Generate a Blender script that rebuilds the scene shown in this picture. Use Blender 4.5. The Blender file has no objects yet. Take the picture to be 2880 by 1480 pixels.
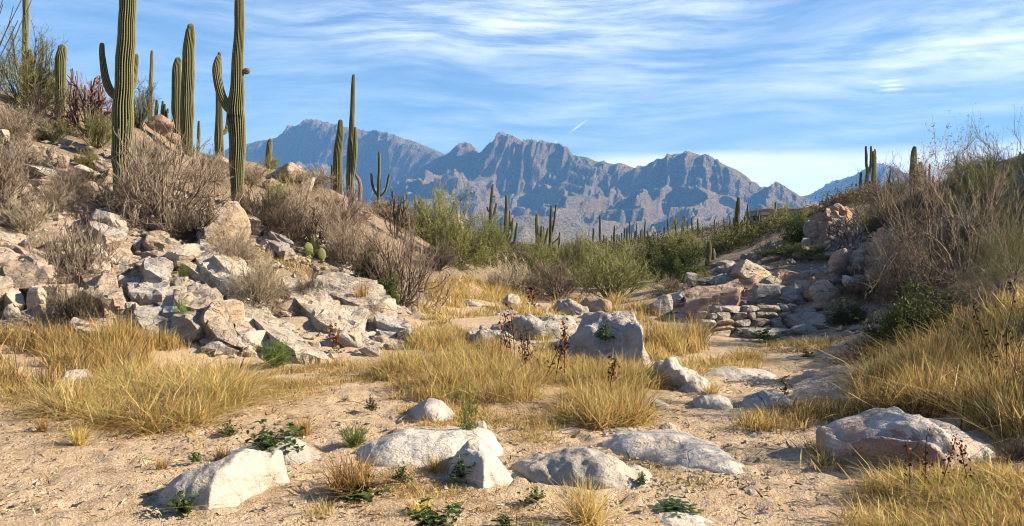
import bpy, math, random
import numpy as np

# ------------------------------------------------------------------ camera, sky, sun, exposure
S = bpy.context.scene
F = 2494.0                    # focal length in photograph pixels (2880 wide)
HOR = 690.0                   # photograph row of the horizon
CAM_Z = 1.6
PITCH = math.atan((740.0 - HOR) / F)
SUN_EL, SUN_AZ = math.radians(29.0), math.radians(93.0)     # azimuth clockwise from +Y (view direction)

cam_d = bpy.data.cameras.new('camera'); cam = bpy.data.objects.new('camera', cam_d)
S.collection.objects.link(cam); S.camera = cam
cam_d.sensor_width = 36.0; cam_d.lens = 36.0 * F / 2880.0
cam_d.clip_start = 0.05; cam_d.clip_end = 30000.0
cam.location = (0, 0, CAM_Z); cam.rotation_euler = (math.pi / 2 - PITCH, 0, 0)

W = bpy.data.worlds.new('World'); S.world = W; W.use_nodes = True
sun_d = bpy.data.lights.new('sun', 'SUN'); sun = bpy.data.objects.new('sun', sun_d); S.collection.objects.link(sun)
sun_d.energy = 5.0; sun_d.angle = math.radians(0.53); sun_d.color = (1.0, 0.87, 0.67)
sun.rotation_euler = (math.pi / 2 - SUN_EL, 0, math.pi - SUN_AZ)

S.view_settings.view_transform = 'Standard'; S.view_settings.look = 'None'
S.view_settings.exposure = 1.55; S.view_settings.gamma = 1.0
S.view_settings.use_curve_mapping = False
S.render.engine = 'CYCLES'
S.cycles.use_denoising = True; S.cycles.filter_width = 1.05
S.cycles.max_bounces = 5; S.cycles.diffuse_bounces = 3; S.cycles.glossy_bounces = 2
S.cycles.transmission_bounces = 3; S.cycles.volume_bounces = 0; S.cycles.transparent_max_bounces = 6
S.cycles.caustics_reflective = False; S.cycles.caustics_refractive = False
S.cycles.sample_clamp_indirect = 4.0

def N(nt, kind, **kw):
    n = nt.nodes.new(kind)
    for k, v in kw.items():
        if k == 'inp':
            for kk, vv in v.items(): n.inputs[kk].default_value = vv
        else: setattr(n, k, v)
    return n
def M_(nt, op, a=None, b=None, c=None, clamp=False):
    n = nt.nodes.new('ShaderNodeMath'); n.operation = op; n.use_clamp = clamp
    for i, x in enumerate((a, b, c)):
        if x is None: continue
        if isinstance(x, (int, float)): n.inputs[i].default_value = x
        else: nt.links.new(x, n.inputs[i])
    return n.outputs[0]
def mixc(nt, fac, a, b, mode='MIX'):
    n = nt.nodes.new('ShaderNodeMix'); n.data_type = 'RGBA'; n.blend_type = mode
    for i, x in ((0, fac), (6, a), (7, b)):
        if isinstance(x, (int, float)): n.inputs[i].default_value = x
        elif isinstance(x, tuple): n.inputs[i].default_value = (*x[:3], 1.0)
        else: nt.links.new(x, n.inputs[i])
    return n.outputs[2]
def ramp(nt, fac, stops, interp='LINEAR'):
    n = nt.nodes.new('ShaderNodeValToRGB'); cr = n.color_ramp; cr.interpolation = interp
    while len(cr.elements) < len(stops): cr.elements.new(0.5)
    for e, (p, c) in zip(cr.elements, stops):
        e.position = p; e.color = (*c, 1.0) if isinstance(c, tuple) else (c, c, c, 1.0)
    nt.links.new(fac, n.inputs[0]); return n.outputs[0]
def noise(nt, vec, scale, detail=4.0, rough=0.55, dim='3D', dist=0.0):
    n = nt.nodes.new('ShaderNodeTexNoise'); n.noise_dimensions = dim
    n.inputs['Scale'].default_value = scale; n.inputs['Detail'].default_value = detail
    n.inputs['Roughness'].default_value = rough; n.inputs['Distortion'].default_value = dist
    if vec is not None: nt.links.new(vec, n.inputs['Vector'])
    return n.outputs['Fac']
def mapping(nt, vec, scale=(1, 1, 1), rot=(0, 0, 0), loc=(0, 0, 0)):
    n = nt.nodes.new('ShaderNodeMapping'); n.inputs['Scale'].default_value = scale
    n.inputs['Rotation'].default_value = rot; n.inputs['Location'].default_value = loc
    nt.links.new(vec, n.inputs['Vector']); return n.outputs[0]

def build_world():
    nt = W.node_tree; nt.nodes.clear(); L = nt.links.new
    out = N(nt, 'ShaderNodeOutputWorld'); bg = N(nt, 'ShaderNodeBackground'); L(bg.outputs[0], out.inputs[0])
    bg.inputs['Strength'].default_value = 0.055
    sky = N(nt, 'ShaderNodeTexSky', sky_type='NISHITA', sun_disc=False, sun_elevation=SUN_EL, sun_rotation=SUN_AZ,
            altitude=800.0, air_density=1.1, dust_density=0.0, ozone_density=5.0)
    tc = N(nt, 'ShaderNodeTexCoord'); sep = N(nt, 'ShaderNodeSeparateXYZ'); L(tc.outputs['Generated'], sep.inputs[0])
    x, y, z = sep.outputs
    az = M_(nt, 'ARCTAN2', x, y)                       # 0 straight ahead, + to the right
    el = M_(nt, 'ARCSINE', z)
    com = N(nt, 'ShaderNodeCombineXYZ'); L(az, com.inputs[0]); L(el, com.inputs[1])
    v = com.outputs[0]
    # cirrus: long thin streaks, rising to the right
    warp = noise(nt, mapping(nt, v, (2.2, 5.0, 1)), 1.0, 2.0)
    wv = N(nt, 'ShaderNodeCombineXYZ'); L(az, wv.inputs[0]); L(M_(nt, 'ADD', el, M_(nt, 'MULTIPLY', warp, 0.10)), wv.inputs[1])
    st = noise(nt, mapping(nt, wv.outputs[0], (3.2, 34, 1), (0, 0, math.radians(-9)), (0.6, 0, 0)), 1.0, 9.0, 0.70)
    st2 = noise(nt, mapping(nt, wv.outputs[0], (9.0, 60, 1), (0, 0, math.radians(14)), (3.1, 1.7, 0)), 1.0, 4.0, 0.6)
    broad = noise(nt, mapping(nt, v, (1.7, 6.5, 1), (0, 0, math.radians(-12)), (4.27, 2.3, 0)), 1.0, 3.0, 0.5)
    def blob(ca, ce, sa, se, rot=0.0):                 # soft bank of cloud at a bearing and height
        da = M_(nt, 'SUBTRACT', az, ca); de = M_(nt, 'SUBTRACT', el, ce)
        c, s = math.cos(rot), math.sin(rot)
        p = M_(nt, 'ADD', M_(nt, 'MULTIPLY', da, c / sa), M_(nt, 'MULTIPLY', de, s / sa))
        q = M_(nt, 'ADD', M_(nt, 'MULTIPLY', da, -s / se), M_(nt, 'MULTIPLY', de, c / se))
        r2 = M_(nt, 'ADD', M_(nt, 'MULTIPLY', p, p), M_(nt, 'MULTIPLY', q, q))
        return M_(nt, 'POWER', 2.718, M_(nt, 'MULTIPLY', r2, -1.0))
    banks = M_(nt, 'MULTIPLY', blob(0.02, 0.245, 0.30, 0.045, 0.05), 0.62)
    for a_ in ((0.52, 0.205, 0.26, 0.050, 0.10, 0.75), (0.10, 0.165, 0.40, 0.050, 0.10, 0.30), (-0.22, 0.20, 0.2, 0.06, 0.0, 0.22), (0.42, 0.125, 0.25, 0.012, 0.14, 0.35)):
        banks = M_(nt, 'MAXIMUM', banks, M_(nt, 'MULTIPLY', blob(*a_[:5]), a_[5]))
    cover = M_(nt, 'ADD', banks, M_(nt, 'MULTIPLY', ramp(nt, broad, [(0.42, 0.0), (0.75, 1.0)]), 0.28))
    tex = M_(nt, 'ADD', M_(nt, 'MULTIPLY', st, 0.65), M_(nt, 'MULTIPLY', st2, 0.35))
    texr = ramp(nt, tex, [(0.36, 0.0), (0.68, 1.0)], 'EASE')
    d = M_(nt, 'MULTIPLY', cover, M_(nt, 'ADD', M_(nt, 'MULTIPLY', texr, 1.2), 0.06))
    # flat white bank low over the right-hand ridges
    edge = noise(nt, mapping(nt, v, (5, 18, 1)), 1.0, 3.0)
    eln = M_(nt, 'ADD', el, M_(nt, 'MULTIPLY', edge, 0.02))
    low = M_(nt, 'MULTIPLY', ramp(nt, eln, [(0.100, 1.0), (0.119, 0.0)], 'EASE'), ramp(nt, M_(nt, 'ABSOLUTE', M_(nt, 'SUBTRACT', az, 0.33)), [(0.20, 1.0), (0.30, 0.0)], 'EASE'))
    low = M_(nt, 'MULTIPLY', low, M_(nt, 'ADD', M_(nt, 'MULTIPLY', texr, 0.25), 0.85))
    d = M_(nt, 'MAXIMUM', d, low)
    # small rippled lens cloud, and a short contrail
    lens = blob(0.4035, 0.164, 0.014, 0.009)
    rip = M_(nt, 'ADD', M_(nt, 'MULTIPLY', M_(nt, 'SINE', M_(nt, 'ADD', M_(nt, 'MULTIPLY', el, 1250.0), M_(nt, 'MULTIPLY', st2, 9.0))), 0.35), 0.55)
    d = M_(nt, 'MAXIMUM', d, M_(nt, 'MULTIPLY', lens, rip))
    con = M_(nt, 'MAXIMUM', blob(0.0750, 0.1330, 0.0115, 0.0011, 0.62), M_(nt, 'MULTIPLY', blob(0.0475, 0.1145, 0.006, 0.0012, 0.75), 0.9))
    d = M_(nt, 'MAXIMUM', d, M_(nt, 'MULTIPLY', con, 0.65))
    d = M_(nt, 'MINIMUM', M_(nt, 'MAXIMUM', d, 0.0), 1.0)
    d = M_(nt, 'MULTIPLY', d, ramp(nt, el, [(0.0, 0.0), (0.04, 1.0)]))
    hs = N(nt, 'ShaderNodeHueSaturation'); hs.inputs['Saturation'].default_value = 1.08; L(sky.outputs[0], hs.inputs['Color'])
    L(mixc(nt, d, hs.outputs[0], (11.0, 11.1, 11.3)), bg.inputs['Color'])
build_world()

# ------------------------------------------------------------------ numeric helpers
rng = np.random.default_rng(7)
_perm = np.random.default_rng(11).permutation(256)
_perm = np.concatenate([_perm, _perm, _perm])
_g3 = np.random.default_rng(12).normal(size=(256, 3)); _g3 /= np.linalg.norm(_g3, axis=1)[:, None]
def perlin(p):
    p = np.asarray(p, float); i = np.floor(p).astype(np.int64); f = p - i; i &= 255
    u = f * f * f * (f * (f * 6 - 15) + 10); r = 0
    for dx in (0, 1):
        wx = u[..., 0] if dx else 1 - u[..., 0]
        for dy in (0, 1):
            wy = u[..., 1] if dy else 1 - u[..., 1]
            for dz in (0, 1):
                wz = u[..., 2] if dz else 1 - u[..., 2]
                h = _perm[_perm[_perm[(i[..., 0] + dx) & 255] + ((i[..., 1] + dy) & 255)] + ((i[..., 2] + dz) & 255)]
                g = _g3[h]
                r = r + wx * wy * wz * (g[..., 0] * (f[..., 0] - dx) + g[..., 1] * (f[..., 1] - dy) + g[..., 2] * (f[..., 2] - dz))
    return r * 1.6
def fbm(p, octs=4, gain=0.5, lac=2.03):
    p = np.asarray(p, float); a = 1.0; r = 0
    for o in range(octs):
        r = r + a * perlin(p + o * 17.3); p = p * lac; a *= gain
    return r
def ridged(p, octs=3, gain=0.5):
    p = np.asarray(p, float); a = 1.0; r = 0; t = 0
    for o in range(octs):
        r = r + a * (1 - np.abs(perlin(p + o * 9.1)) * 2.0); t += a; p = p * 2.07; a *= gain
    return r / t
def v3(x, y, z=0.0):
    x, y, z = np.broadcast_arrays(np.asarray(x, float), np.asarray(y, float), np.asarray(z, float))
    return np.stack([x, y, z], -1)
def smooth(a, b, x):
    t = np.clip((np.asarray(x, float) - a) / (b - a), 0, 1); return t * t * (3 - 2 * t)

_cp, _sp = math.cos(PITCH), math.sin(PITCH)
def ray(u, v):                       # photograph pixel -> (dx/dy, dz/dy)
    a = (np.asarray(u, float) - 1440.0) / F; b = -(np.asarray(v, float) - 740.0) / F
    dy = _cp + b * _sp; dz = -_sp + b * _cp
    return a / dy, dz / dy
def P(u, v, y):                      # point at forward distance y
    a, b = ray(u, v); return np.array([a * y, y, CAM_Z + b * y])

# ------------------------------------------------------------------ terrain height
_pix = [(0,900,13.5),(0,700,15),(0,560,17),(0,400,20),(0,290,23),(200,900,13.5),(200,750,15),(200,600,17),(200,480,19.5),(180,355,24),
 (350,880,13.8),(350,720,16),(345,560,19),(430,335,27),(520,960,13.2),(520,800,14.8),(520,650,17.5),(530,440,27),
 (670,1000,12.9),(670,850,14.6),(670,700,17.5),(668,560,22),(620,450,30),(850,1010,12.8),(850,870,15),(850,760,18),(850,620,23),(860,500,29),
 (1000,990,13.3),(1000,850,16.5),(1000,720,22),(985,560,32),(1130,970,14),(1130,850,18),(1130,740,24),(1066,580,40),
 (1250,900,18.5),(1250,800,24),(1180,640,44),(1400,870,20.5),(1400,800,28),(1400,705,60),(1600,850,24),(1750,850,25),(1560,728,60),(1700,708,80),
 (1820,695,95),(1930,680,88),(2070,690,58),(2160,668,72),(2230,634,90),(1900,885,18.5),(2000,945,15.6),(2200,950,15.4),(1975,924,17.1),(2100,922,17.2),(2235,922,17.2),(2030,850,18.4),(2150,845,18.5),(2330,965,14.5),
 (2050,800,19.5),(2150,745,23),(2000,768,27),(2290,725,24),(2290,640,28),(2330,590,31),(2440,560,42),(2420,930,14.6),(2420,800,16.8),(2450,700,20),(2500,625,26),
 (2570,555,44),(2700,520,34),(2880,450,30),(2600,850,13),(2700,760,14.8),(2880,650,15.5),
 (2880,900,9.5),(2700,1010,10),(2500,1060,10.3),(2880,1100,7.5),(2880,1350,5.4),(2600,1300,6.4),(1400,765,36),(1500,765,40),(1600,762,42),(1700,758,44),(1800,748,47),(1900,730,46),(1990,640,90),(2090,650,75),(2000,735,38),(2110,705,40),(2210,670,42),(1280,705,40),(1450,880,17.5),(1600,900,16.5),(1700,960,13.5)]
_pts = [tuple(P(*q)) for q in _pix]
for x in (-3.2, -1.2, 0.6, 2.2):
    for y in (2.0, 4.5, 7.0, 9.5): _pts.append((x, y, 0.0))
_pts += [(-1, 12, 0.03), (1, 12, 0.05), (3, 12, 0), (0, 15, 0.15), (4, 14, 0), (-5, 8, 0.0), (-6, 11, 0.1), (-8, 10.5, 0.25), (-14, 42, 3), (-8, 50, 2.2), (-22, 32, 6.5), (-26, 16, 6.5), (-16, 12.5, 3.0), (-12, 9, 0.9),
 (-7, 4, .1), (-32, 60, 4), (0, -6, 0), (-9, -4, .5), (0, 110, 1.0), (-20, 130, 1.0), (15, 150, 1.0), (40, 120, 4.0), (11, 8, 2.0), (13, 4, 2.3), (17, 13, 6.6), (20, 19, 8.6), (27, 30, 10.5),  # unseen right-hand hill raised steeply so that it shades the rock pile
 (30, 8, 9), (38, 60, 8), (8, 2, .8), (4.5, 2, .2), (60, 100, 7), (12, -5, 2), (35, -8, 9), (-35, -8, 7), (-60, 80, 5), (70, 30, 14)]
_pts = np.array(_pts, float)
def _warp(x, y):
    s = 22.0 / (22.0 + np.maximum(y, -10)); return np.stack([np.asarray(x) * s, 22 * np.log1p(np.maximum(y, -10) / 22.0)], -1)
_q = _warp(_pts[:, 0], _pts[:, 1])
def _phi(d2): return 0.5 * d2 * np.log(d2 + 1e-9)
_n = len(_q); _A = np.zeros((_n + 3, _n + 3))
_A[:_n, :_n] = _phi(((_q[:, None] - _q[None]) ** 2).sum(-1)) + np.eye(_n) * 0.35
_A[:_n, _n] = 1; _A[:_n, _n + 1:] = _q; _A[_n:, :_n] = _A[:_n, _n:].T
_w = np.linalg.solve(_A, np.concatenate([_pts[:, 2], np.zeros(3)]))
def H0(x, y):
    x, y = np.broadcast_arrays(np.asarray(x, float), np.asarray(y, float)); sh = x.shape
    xf, yf = x.ravel(), y.ravel(); out = np.empty(xf.size)
    for i in range(0, xf.size, 40000):
        q = _warp(xf[i:i + 40000], yf[i:i + 40000])
        d2 = ((q[:, None] - _q[None]) ** 2).sum(-1)
        out[i:i + 40000] = _phi(d2) @ _w[:_n] + _w[_n] + q @ _w[_n + 1:]
    far = smooth(110, 260, np.maximum(yf, np.abs(xf) * 1.6))
    return (np.clip(out, -3, 16) * (1 - far) + (-6.0) * far).reshape(sh)
def rocky(x, y, h=None):             # 0 on the sandy bed, 1 on the slopes
    h = H0(x, y) if h is None else h
    n = perlin(v3(np.asarray(x) * 0.6, np.asarray(y) * 0.6, 3.0)) * 0.18
    return smooth(0.16, 0.55, h + n)
def H(x, y):
    h = H0(x, y); r = rocky(x, y, h)
    n = fbm(v3(np.asarray(x) * 0.55, np.asarray(y) * 0.55, 0.0), 3)
    return h + n * (0.02 + 0.16 * r) + ledge(x, y, r)
def bedrock(x, y, r):                # where the left slope is bare jointed rock
    x = np.asarray(x, float); y = np.asarray(y, float)
    return r * smooth(1.5, -0.8, x) * smooth(21.5, 18, y) * smooth(9, 12, y)
def ledge(x, y, r):
    x = np.asarray(x, float); y = np.asarray(y, float)
    w = perlin(v3(x * 0.35, y * 0.35, 21.0)) * 0.9 + perlin(v3(x * 1.3, y * 1.3, 5.0)) * 0.25
    q = (x * -0.30 + y * 0.95) / 0.62 + w; f = q - np.floor(q); saw = smooth(0.62, 0.98, f) - f
    q2 = (x * 0.95 + y * 0.28) / 0.85 + w * 0.8; f2 = q2 - np.floor(q2); cut = np.exp(-((f2 - 0.5) / 0.06) ** 2)
    return bedrock(x, y, r) * (0.30 * saw - 0.16 * cut)
_gy = np.geomspace(2.5, 240, 700)
def G(u, v):                         # ground point seen at a pixel
    a, b = ray(u, v); zz = CAM_Z + b * _gy; hh = H(a * _gy, _gy)
    k = np.argmax(zz < hh)
    if not (zz < hh).any(): k = len(_gy) - 1
    y0, y1 = _gy[max(k - 1, 0)], _gy[k]; e0 = zz[max(k - 1, 0)] - hh[max(k - 1, 0)]; e1 = zz[k] - hh[k]
    t = e0 / (e0 - e1) if e0 > 0 > e1 else 1.0
    y = y0 + (y1 - y0) * t; x = a * y
    return np.array([x, y, float(H(x, y))])

# ------------------------------------------------------------------ mesh and object helpers
COL = S.collection
def mesh(name, verts, tris=None, quads=None, attrs=None, smooth_=True, mat=None):
    me = bpy.data.meshes.new(name); verts = np.asarray(verts, np.float32).reshape(-1, 3)
    nt_ = 0 if tris is None else len(tris); nq = 0 if quads is None else len(quads)
    idx = np.concatenate([np.asarray(a, np.int32).ravel() for a in (tris, quads) if a is not None and len(a)])
    me.vertices.add(len(verts)); me.vertices.foreach_set('co', verts.ravel())
    me.loops.add(len(idx)); me.loops.foreach_set('vertex_index', idx)
    me.polygons.add(nt_ + nq)
    st = np.concatenate([np.arange(nt_) * 3, nt_ * 3 + np.arange(nq) * 4]).astype(np.int32)
    me.polygons.foreach_set('loop_start', st)
    me.polygons.foreach_set('use_smooth', np.full(nt_ + nq, smooth_, bool))
    for k, a in (attrs or {}).items():
        at = me.attributes.new(k, 'FLOAT', 'POINT'); at.data.foreach_set('value', np.asarray(a, np.float32).ravel())
    me.update(calc_edges=True)
    if mat is not None: me.materials.append(mat)
    return me
def link(name, data=None, parent=None, loc=None, label=None, cat=None, group=None, kind=None):
    o = bpy.data.objects.new(name, data); COL.objects.link(o)
    if parent is not None: o.parent = parent
    if loc is not None: o.location = loc
    for k, v in (('label', label), ('category', cat), ('group', group), ('kind', kind)):
        if v: o[k] = v
    return o
def gridquads(nu, nv, wrap=False):
    i = np.arange(nu - 1)[:, None]; j = np.arange(nv if wrap else nv - 1)[None]
    j2 = (j + 1) % nv
    return np.stack([i * nv + j, (i + 1) * nv + j, (i + 1) * nv + j2, i * nv + j2], -1).reshape(-1, 4)
def catmull(pts, n):
    p = np.asarray(pts, float); p = np.vstack([2 * p[0] - p[1], p, 2 * p[-1] - p[-2]])
    t = np.linspace(0, len(p) - 3 - 1e-6, n); k = t.astype(int); f = (t - k)[:, None]
    a, b, c, d = p[k], p[k + 1], p[k + 2], p[k + 3]
    return 0.5 * (2 * b + (c - a) * f + (2 * a - 5 * b + 4 * c - d) * f ** 2 + (3 * b - a - 3 * c + d) * f ** 3)

# ------------------------------------------------------------------ materials
def newmat(name, rough=0.9, spec=0.2):
    m = bpy.data.materials.new(name); m.use_nodes = True; nt = m.node_tree
    b = nt.nodes['Principled BSDF']; b.inputs['Roughness'].default_value = rough; b.inputs['Specular IOR Level'].default_value = spec
    return m, nt, b
def bump(nt, b, h, dist, strength=1.0, prev=None):
    n = nt.nodes.new('ShaderNodeBump'); n.inputs['Distance'].default_value = dist; n.inputs['Strength'].default_value = strength
    nt.links.new(h, n.inputs['Height'])
    if prev is not None: nt.links.new(prev, n.inputs['Normal'])
    nt.links.new(n.outputs[0], b.inputs['Normal']); return n.outputs[0]
def attr(nt, name):
    n = nt.nodes.new('ShaderNodeAttribute'); n.attribute_name = name; return n.outputs['Fac']

def mat_ground():
    m, nt, b = newmat('sand_and_soil', 0.95, 0.1); L = nt.links.new
    geo = N(nt, 'ShaderNodeNewGeometry'); p = geo.outputs['Position']
    big = noise(nt, p, 0.7, 4); mid = noise(nt, p, 5.0, 5); grain = noise(nt, p, 90.0, 3, 0.7); coarse = noise(nt, p, 38.0, 2, 0.6)
    sand = mixc(nt, big, (0.57, 0.425, 0.262), (0.45, 0.325, 0.20))
    sand = mixc(nt, ramp(nt, mid, [(0.42, 0.0), (0.68, 1.0)]), sand, (0.57, 0.43, 0.31))
    sand = mixc(nt, ramp(nt, grain, [(0.35, 0.75), (0.60, 0.0)]), sand, (0.26, 0.175, 0.115))
    sand = mixc(nt, ramp(nt, coarse, [(0.62, 0.0), (0.70, 0.8)]), sand, (0.66, 0.58, 0.50))
    lit = noise(nt, p, 2.3, 6, 0.7)
    sand = mixc(nt, ramp(nt, lit, [(0.54, 0.0), (0.66, 0.7)]), sand, (0.31, 0.215, 0.12))
    deb = noise(nt, mapping(nt, p, (1, 1.6, 1)), 24.0, 4, 0.75)
    sand = mixc(nt, ramp(nt, deb, [(0.60, 0.0), (0.67, 0.8)]), sand, (0.115, 0.075, 0.045))
    soil = mixc(nt, mid, (0.13, 0.095, 0.068), (0.25, 0.185, 0.13))
    soil = mixc(nt, ramp(nt, coarse, [(0.5, 0.0), (0.66, 0.8)]), soil, (0.42, 0.33, 0.25))
    soil = mixc(nt, ramp(nt, noise(nt, p, 1.4, 4), [(0.5, 0.0), (0.66, 0.7)]), soil, (0.24, 0.17, 0.085))
    stone = mixc(nt, noise(nt, p, 2.6, 6, 0.65), (0.27, 0.21, 0.16), (0.44, 0.35, 0.27))
    stone = mixc(nt, ramp(nt, noise(nt, mapping(nt, p, (1, 1, 4), (0.3, 0.4, 0)), 4.5, 5, 0.7), [(0.36, 0.75), (0.5, 0.0)]), stone, (0.14, 0.105, 0.08))
    base = mixc(nt, attr(nt, 'bed'), mixc(nt, attr(nt, 'rocky'), sand, soil), stone)
    L(base, b.inputs['Base Color'])
    h = M_(nt, 'ADD', M_(nt, 'MULTIPLY', grain, 0.35), M_(nt, 'ADD', M_(nt, 'MULTIPLY', mid, 1.2), M_(nt, 'MULTIPLY', coarse, 0.5)))
    bump(nt, b, h, 0.035, 1.0); return m

def mat_rock(name, c1, c2, c3, speck, stain, stain_amt, crack=1.0, lump=0.8):
    m, nt, b = newmat(name, 0.88, 0.22); L = nt.links.new
    geo = N(nt, 'ShaderNodeNewGeometry'); p = geo.outputs['Position']; oi = N(nt, 'ShaderNodeObjectInfo')
    big = noise(nt, p, 1.3, 5, 0.6); mid = noise(nt, p, 6.0, 6, 0.65); fine = noise(nt, p, 60.0, 3, 0.7)
    col = mixc(nt, ramp(nt, big, [(0.35, 0.0), (0.68, 1.0)]), c1, c2)
    col = mixc(nt, ramp(nt, mid, [(0.45, 0.0), (0.72, 0.8)]), col, c3)
    col = mixc(nt, ramp(nt, noise(nt, mapping(nt, p, (2.2, 2.2, 0.7)), 1.0, 5, 0.7), [(0.5, 0.0), (0.62, stain_amt)]), col, stain)
    col = mixc(nt, ramp(nt, fine, [(0.36, 0.42), (0.50, 0.0)]), col, speck)
    # foliation bands and joints that follow a tilted bedding
    wv = mapping(nt, p, (1.0, 1.0, 5.0), (0.25, 0.42, 0.3))
    bands = noise(nt, wv, 2.4, 7, 0.68)
    vo = N(nt, 'ShaderNodeTexVoronoi', feature='DISTANCE_TO_EDGE'); vo.inputs['Scale'].default_value = 1.15
    dv = N(nt, 'ShaderNodeVectorMath', operation='ADD'); L(mapping(nt, p, (1.0, 1.0, 1.9), (0.3, 0.5, 0.2)), dv.inputs[0])
    nz = N(nt, 'ShaderNodeTexNoise'); nz.inputs['Scale'].default_value = 2.0; nz.inputs['Detail'].default_value = 3; L(p, nz.inputs['Vector'])
    sc = N(nt, 'ShaderNodeVectorMath', operation='SCALE'); sc.inputs[3].default_value = 0.7; L(nz.outputs['Color'], sc.inputs[0]); L(sc.outputs[0], dv.inputs[1])
    L(dv.outputs[0], vo.inputs['Vector'])
    ck = ramp(nt, vo.outputs['Distance'], [(0.0, 0.0), (0.010, 1.0)])
    ck = M_(nt, 'MAXIMUM', ck, ramp(nt, noise(nt, p, 0.9, 2), [(0.42, 1.0), (0.60, 0.0)]))
    col = mixc(nt, M_(nt, 'MULTIPLY', M_(nt, 'SUBTRACT', 1.0, ck), 0.5 * crack), col, (0.085, 0.065, 0.05))
    col = mixc(nt, ramp(nt, bands, [(0.40, 0.35), (0.5, 0.0)]), col, speck)
    vary = M_(nt, 'ADD', M_(nt, 'MULTIPLY', oi.outputs['Random'], 0.34), 0.83)
    hsv = N(nt, 'ShaderNodeHueSaturation'); L(col, hsv.inputs['Color']); L(vary, hsv.inputs['Value'])
    L(hsv.outputs[0], b.inputs['Base Color'])
    h = M_(nt, 'ADD', M_(nt, 'MULTIPLY', mid, 0.8), M_(nt, 'ADD', M_(nt, 'MULTIPLY', bands, 1.0 * (0.4 + crack * 0.6)), M_(nt, 'MULTIPLY', fine, 0.10)))
    n0 = bump(nt, b, noise(nt, p, 2.6, 5, 0.6), 0.22, lump); n1 = bump(nt, b, h, 0.06, 0.9, n0); bump(nt, b, ck, 0.03, 0.9 * crack, n1); return m

def mat_twig(name, stops, transl=0.0, rough=0.9):
    m, nt, b = newmat(name, rough, 0.15); L = nt.links.new
    oi = N(nt, 'ShaderNodeObjectInfo')
    col = ramp(nt, attr(nt, 't'), stops)
    hsv = N(nt, 'ShaderNodeHueSaturation'); L(col, hsv.inputs['Color'])
    L(M_(nt, 'ADD', M_(nt, 'MULTIPLY', oi.outputs['Random'], 0.4), 0.8), hsv.inputs['Value'])
    L(M_(nt, 'ADD', M_(nt, 'MULTIPLY', oi.outputs['Random'], 0.03), 0.485), hsv.inputs['Hue'])
    L(hsv.outputs[0], b.inputs['Base Color'])
    if transl > 0:
        out = nt.nodes['Material Output']; tr = N(nt, 'ShaderNodeBsdfTranslucent'); mx = N(nt, 'ShaderNodeMixShader'); mx.inputs[0].default_value = transl
        L(hsv.outputs[0], tr.inputs[0]); L(b.outputs[0], mx.inputs[1]); L(tr.outputs[0], mx.inputs[2]); L(mx.outputs[0], out.inputs[0])
    return m

def mat_saguaro(name, green, valley, spine, scar):
    m, nt, b = newmat(name, 0.7, 0.25); L = nt.links.new
    geo = N(nt, 'ShaderNodeNewGeometry'); p = geo.outputs['Position']; oi = N(nt, 'ShaderNodeObjectInfo')
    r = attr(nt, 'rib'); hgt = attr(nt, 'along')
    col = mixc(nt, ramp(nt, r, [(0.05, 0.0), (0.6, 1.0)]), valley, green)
    col = mixc(nt, ramp(nt, noise(nt, p, 3.0, 4), [(0.4, 0.0), (0.75, 0.6)]), col, tuple(c * 1.35 for c in green))
    spots = M_(nt, 'ADD', M_(nt, 'MULTIPLY', M_(nt, 'SINE', M_(nt, 'MULTIPLY', hgt, 190.0)), 0.25), 0.75)
    col = mixc(nt, M_(nt, 'MULTIPLY', ramp(nt, r, [(0.72, 0.0), (0.93, 0.85)]), spots), col, spine)
    col = mixc(nt, M_(nt, 'MULTIPLY', ramp(nt, hgt, [(0.25, 1.0), (0.95, 0.0)]), ramp(nt, noise(nt, p, 5.0, 4), [(0.35, 0.15), (0.6, 0.8)])), col, (0.15, 0.12, 0.07))
    dark = noise(nt, mapping(nt, p, (3, 3, 1.2)), 1.6, 6, 0.7)
    col = mixc(nt, ramp(nt, dark, [(0.63, 0.0), (0.70, 0.8)]), col, scar)
    hsv = N(nt, 'ShaderNodeHueSaturation'); L(col, hsv.inputs['Color']); L(M_(nt, 'ADD', M_(nt, 'MULTIPLY', oi.outputs['Random'], 0.3), 0.85), hsv.inputs['Value'])
    L(hsv.outputs[0], b.inputs['Base Color']); bump(nt, b, noise(nt, p, 70, 2), 0.01, 0.5); return m

def mat_mountain():
    m, nt, b = newmat('mountain_rock', 0.95, 0.05); L = nt.links.new
    geo = N(nt, 'ShaderNodeNewGeometry'); p = geo.outputs['Position']; sp = N(nt, 'ShaderNodeSeparateXYZ'); L(geo.outputs['Normal'], sp.inputs[0])
    strata = noise(nt, mapping(nt, p, (0.018, 0.018, 0.0035)), 1.0, 6, 0.65); sc = noise(nt, p, 0.045, 5, 0.7); fine = noise(nt, p, 0.16, 3, 0.7)
    rock = mixc(nt, strata, (0.085, 0.056, 0.046), (0.36, 0.24, 0.185))
    scrub = mixc(nt, sc, (0.09, 0.068, 0.040), (0.44, 0.33, 0.20))
    st = M_(nt, 'ADD', sp.outputs[2], M_(nt, 'MULTIPLY', M_(nt, 'SUBTRACT', sc, 0.5), 0.5))
    col = mixc(nt, ramp(nt, st, [(0.50, 0.0), (0.72, 1.0)]), rock, scrub)
    col = mixc(nt, ramp(nt, fine, [(0.47, 0.0), (0.60, 0.85)]), col, (0.05, 0.052, 0.028))
    L(col, b.inputs['Base Color']); bump(nt, b, M_(nt, 'ADD', strata, M_(nt, 'MULTIPLY', fine, 0.5)), 26.0, 1.0); return m

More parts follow.
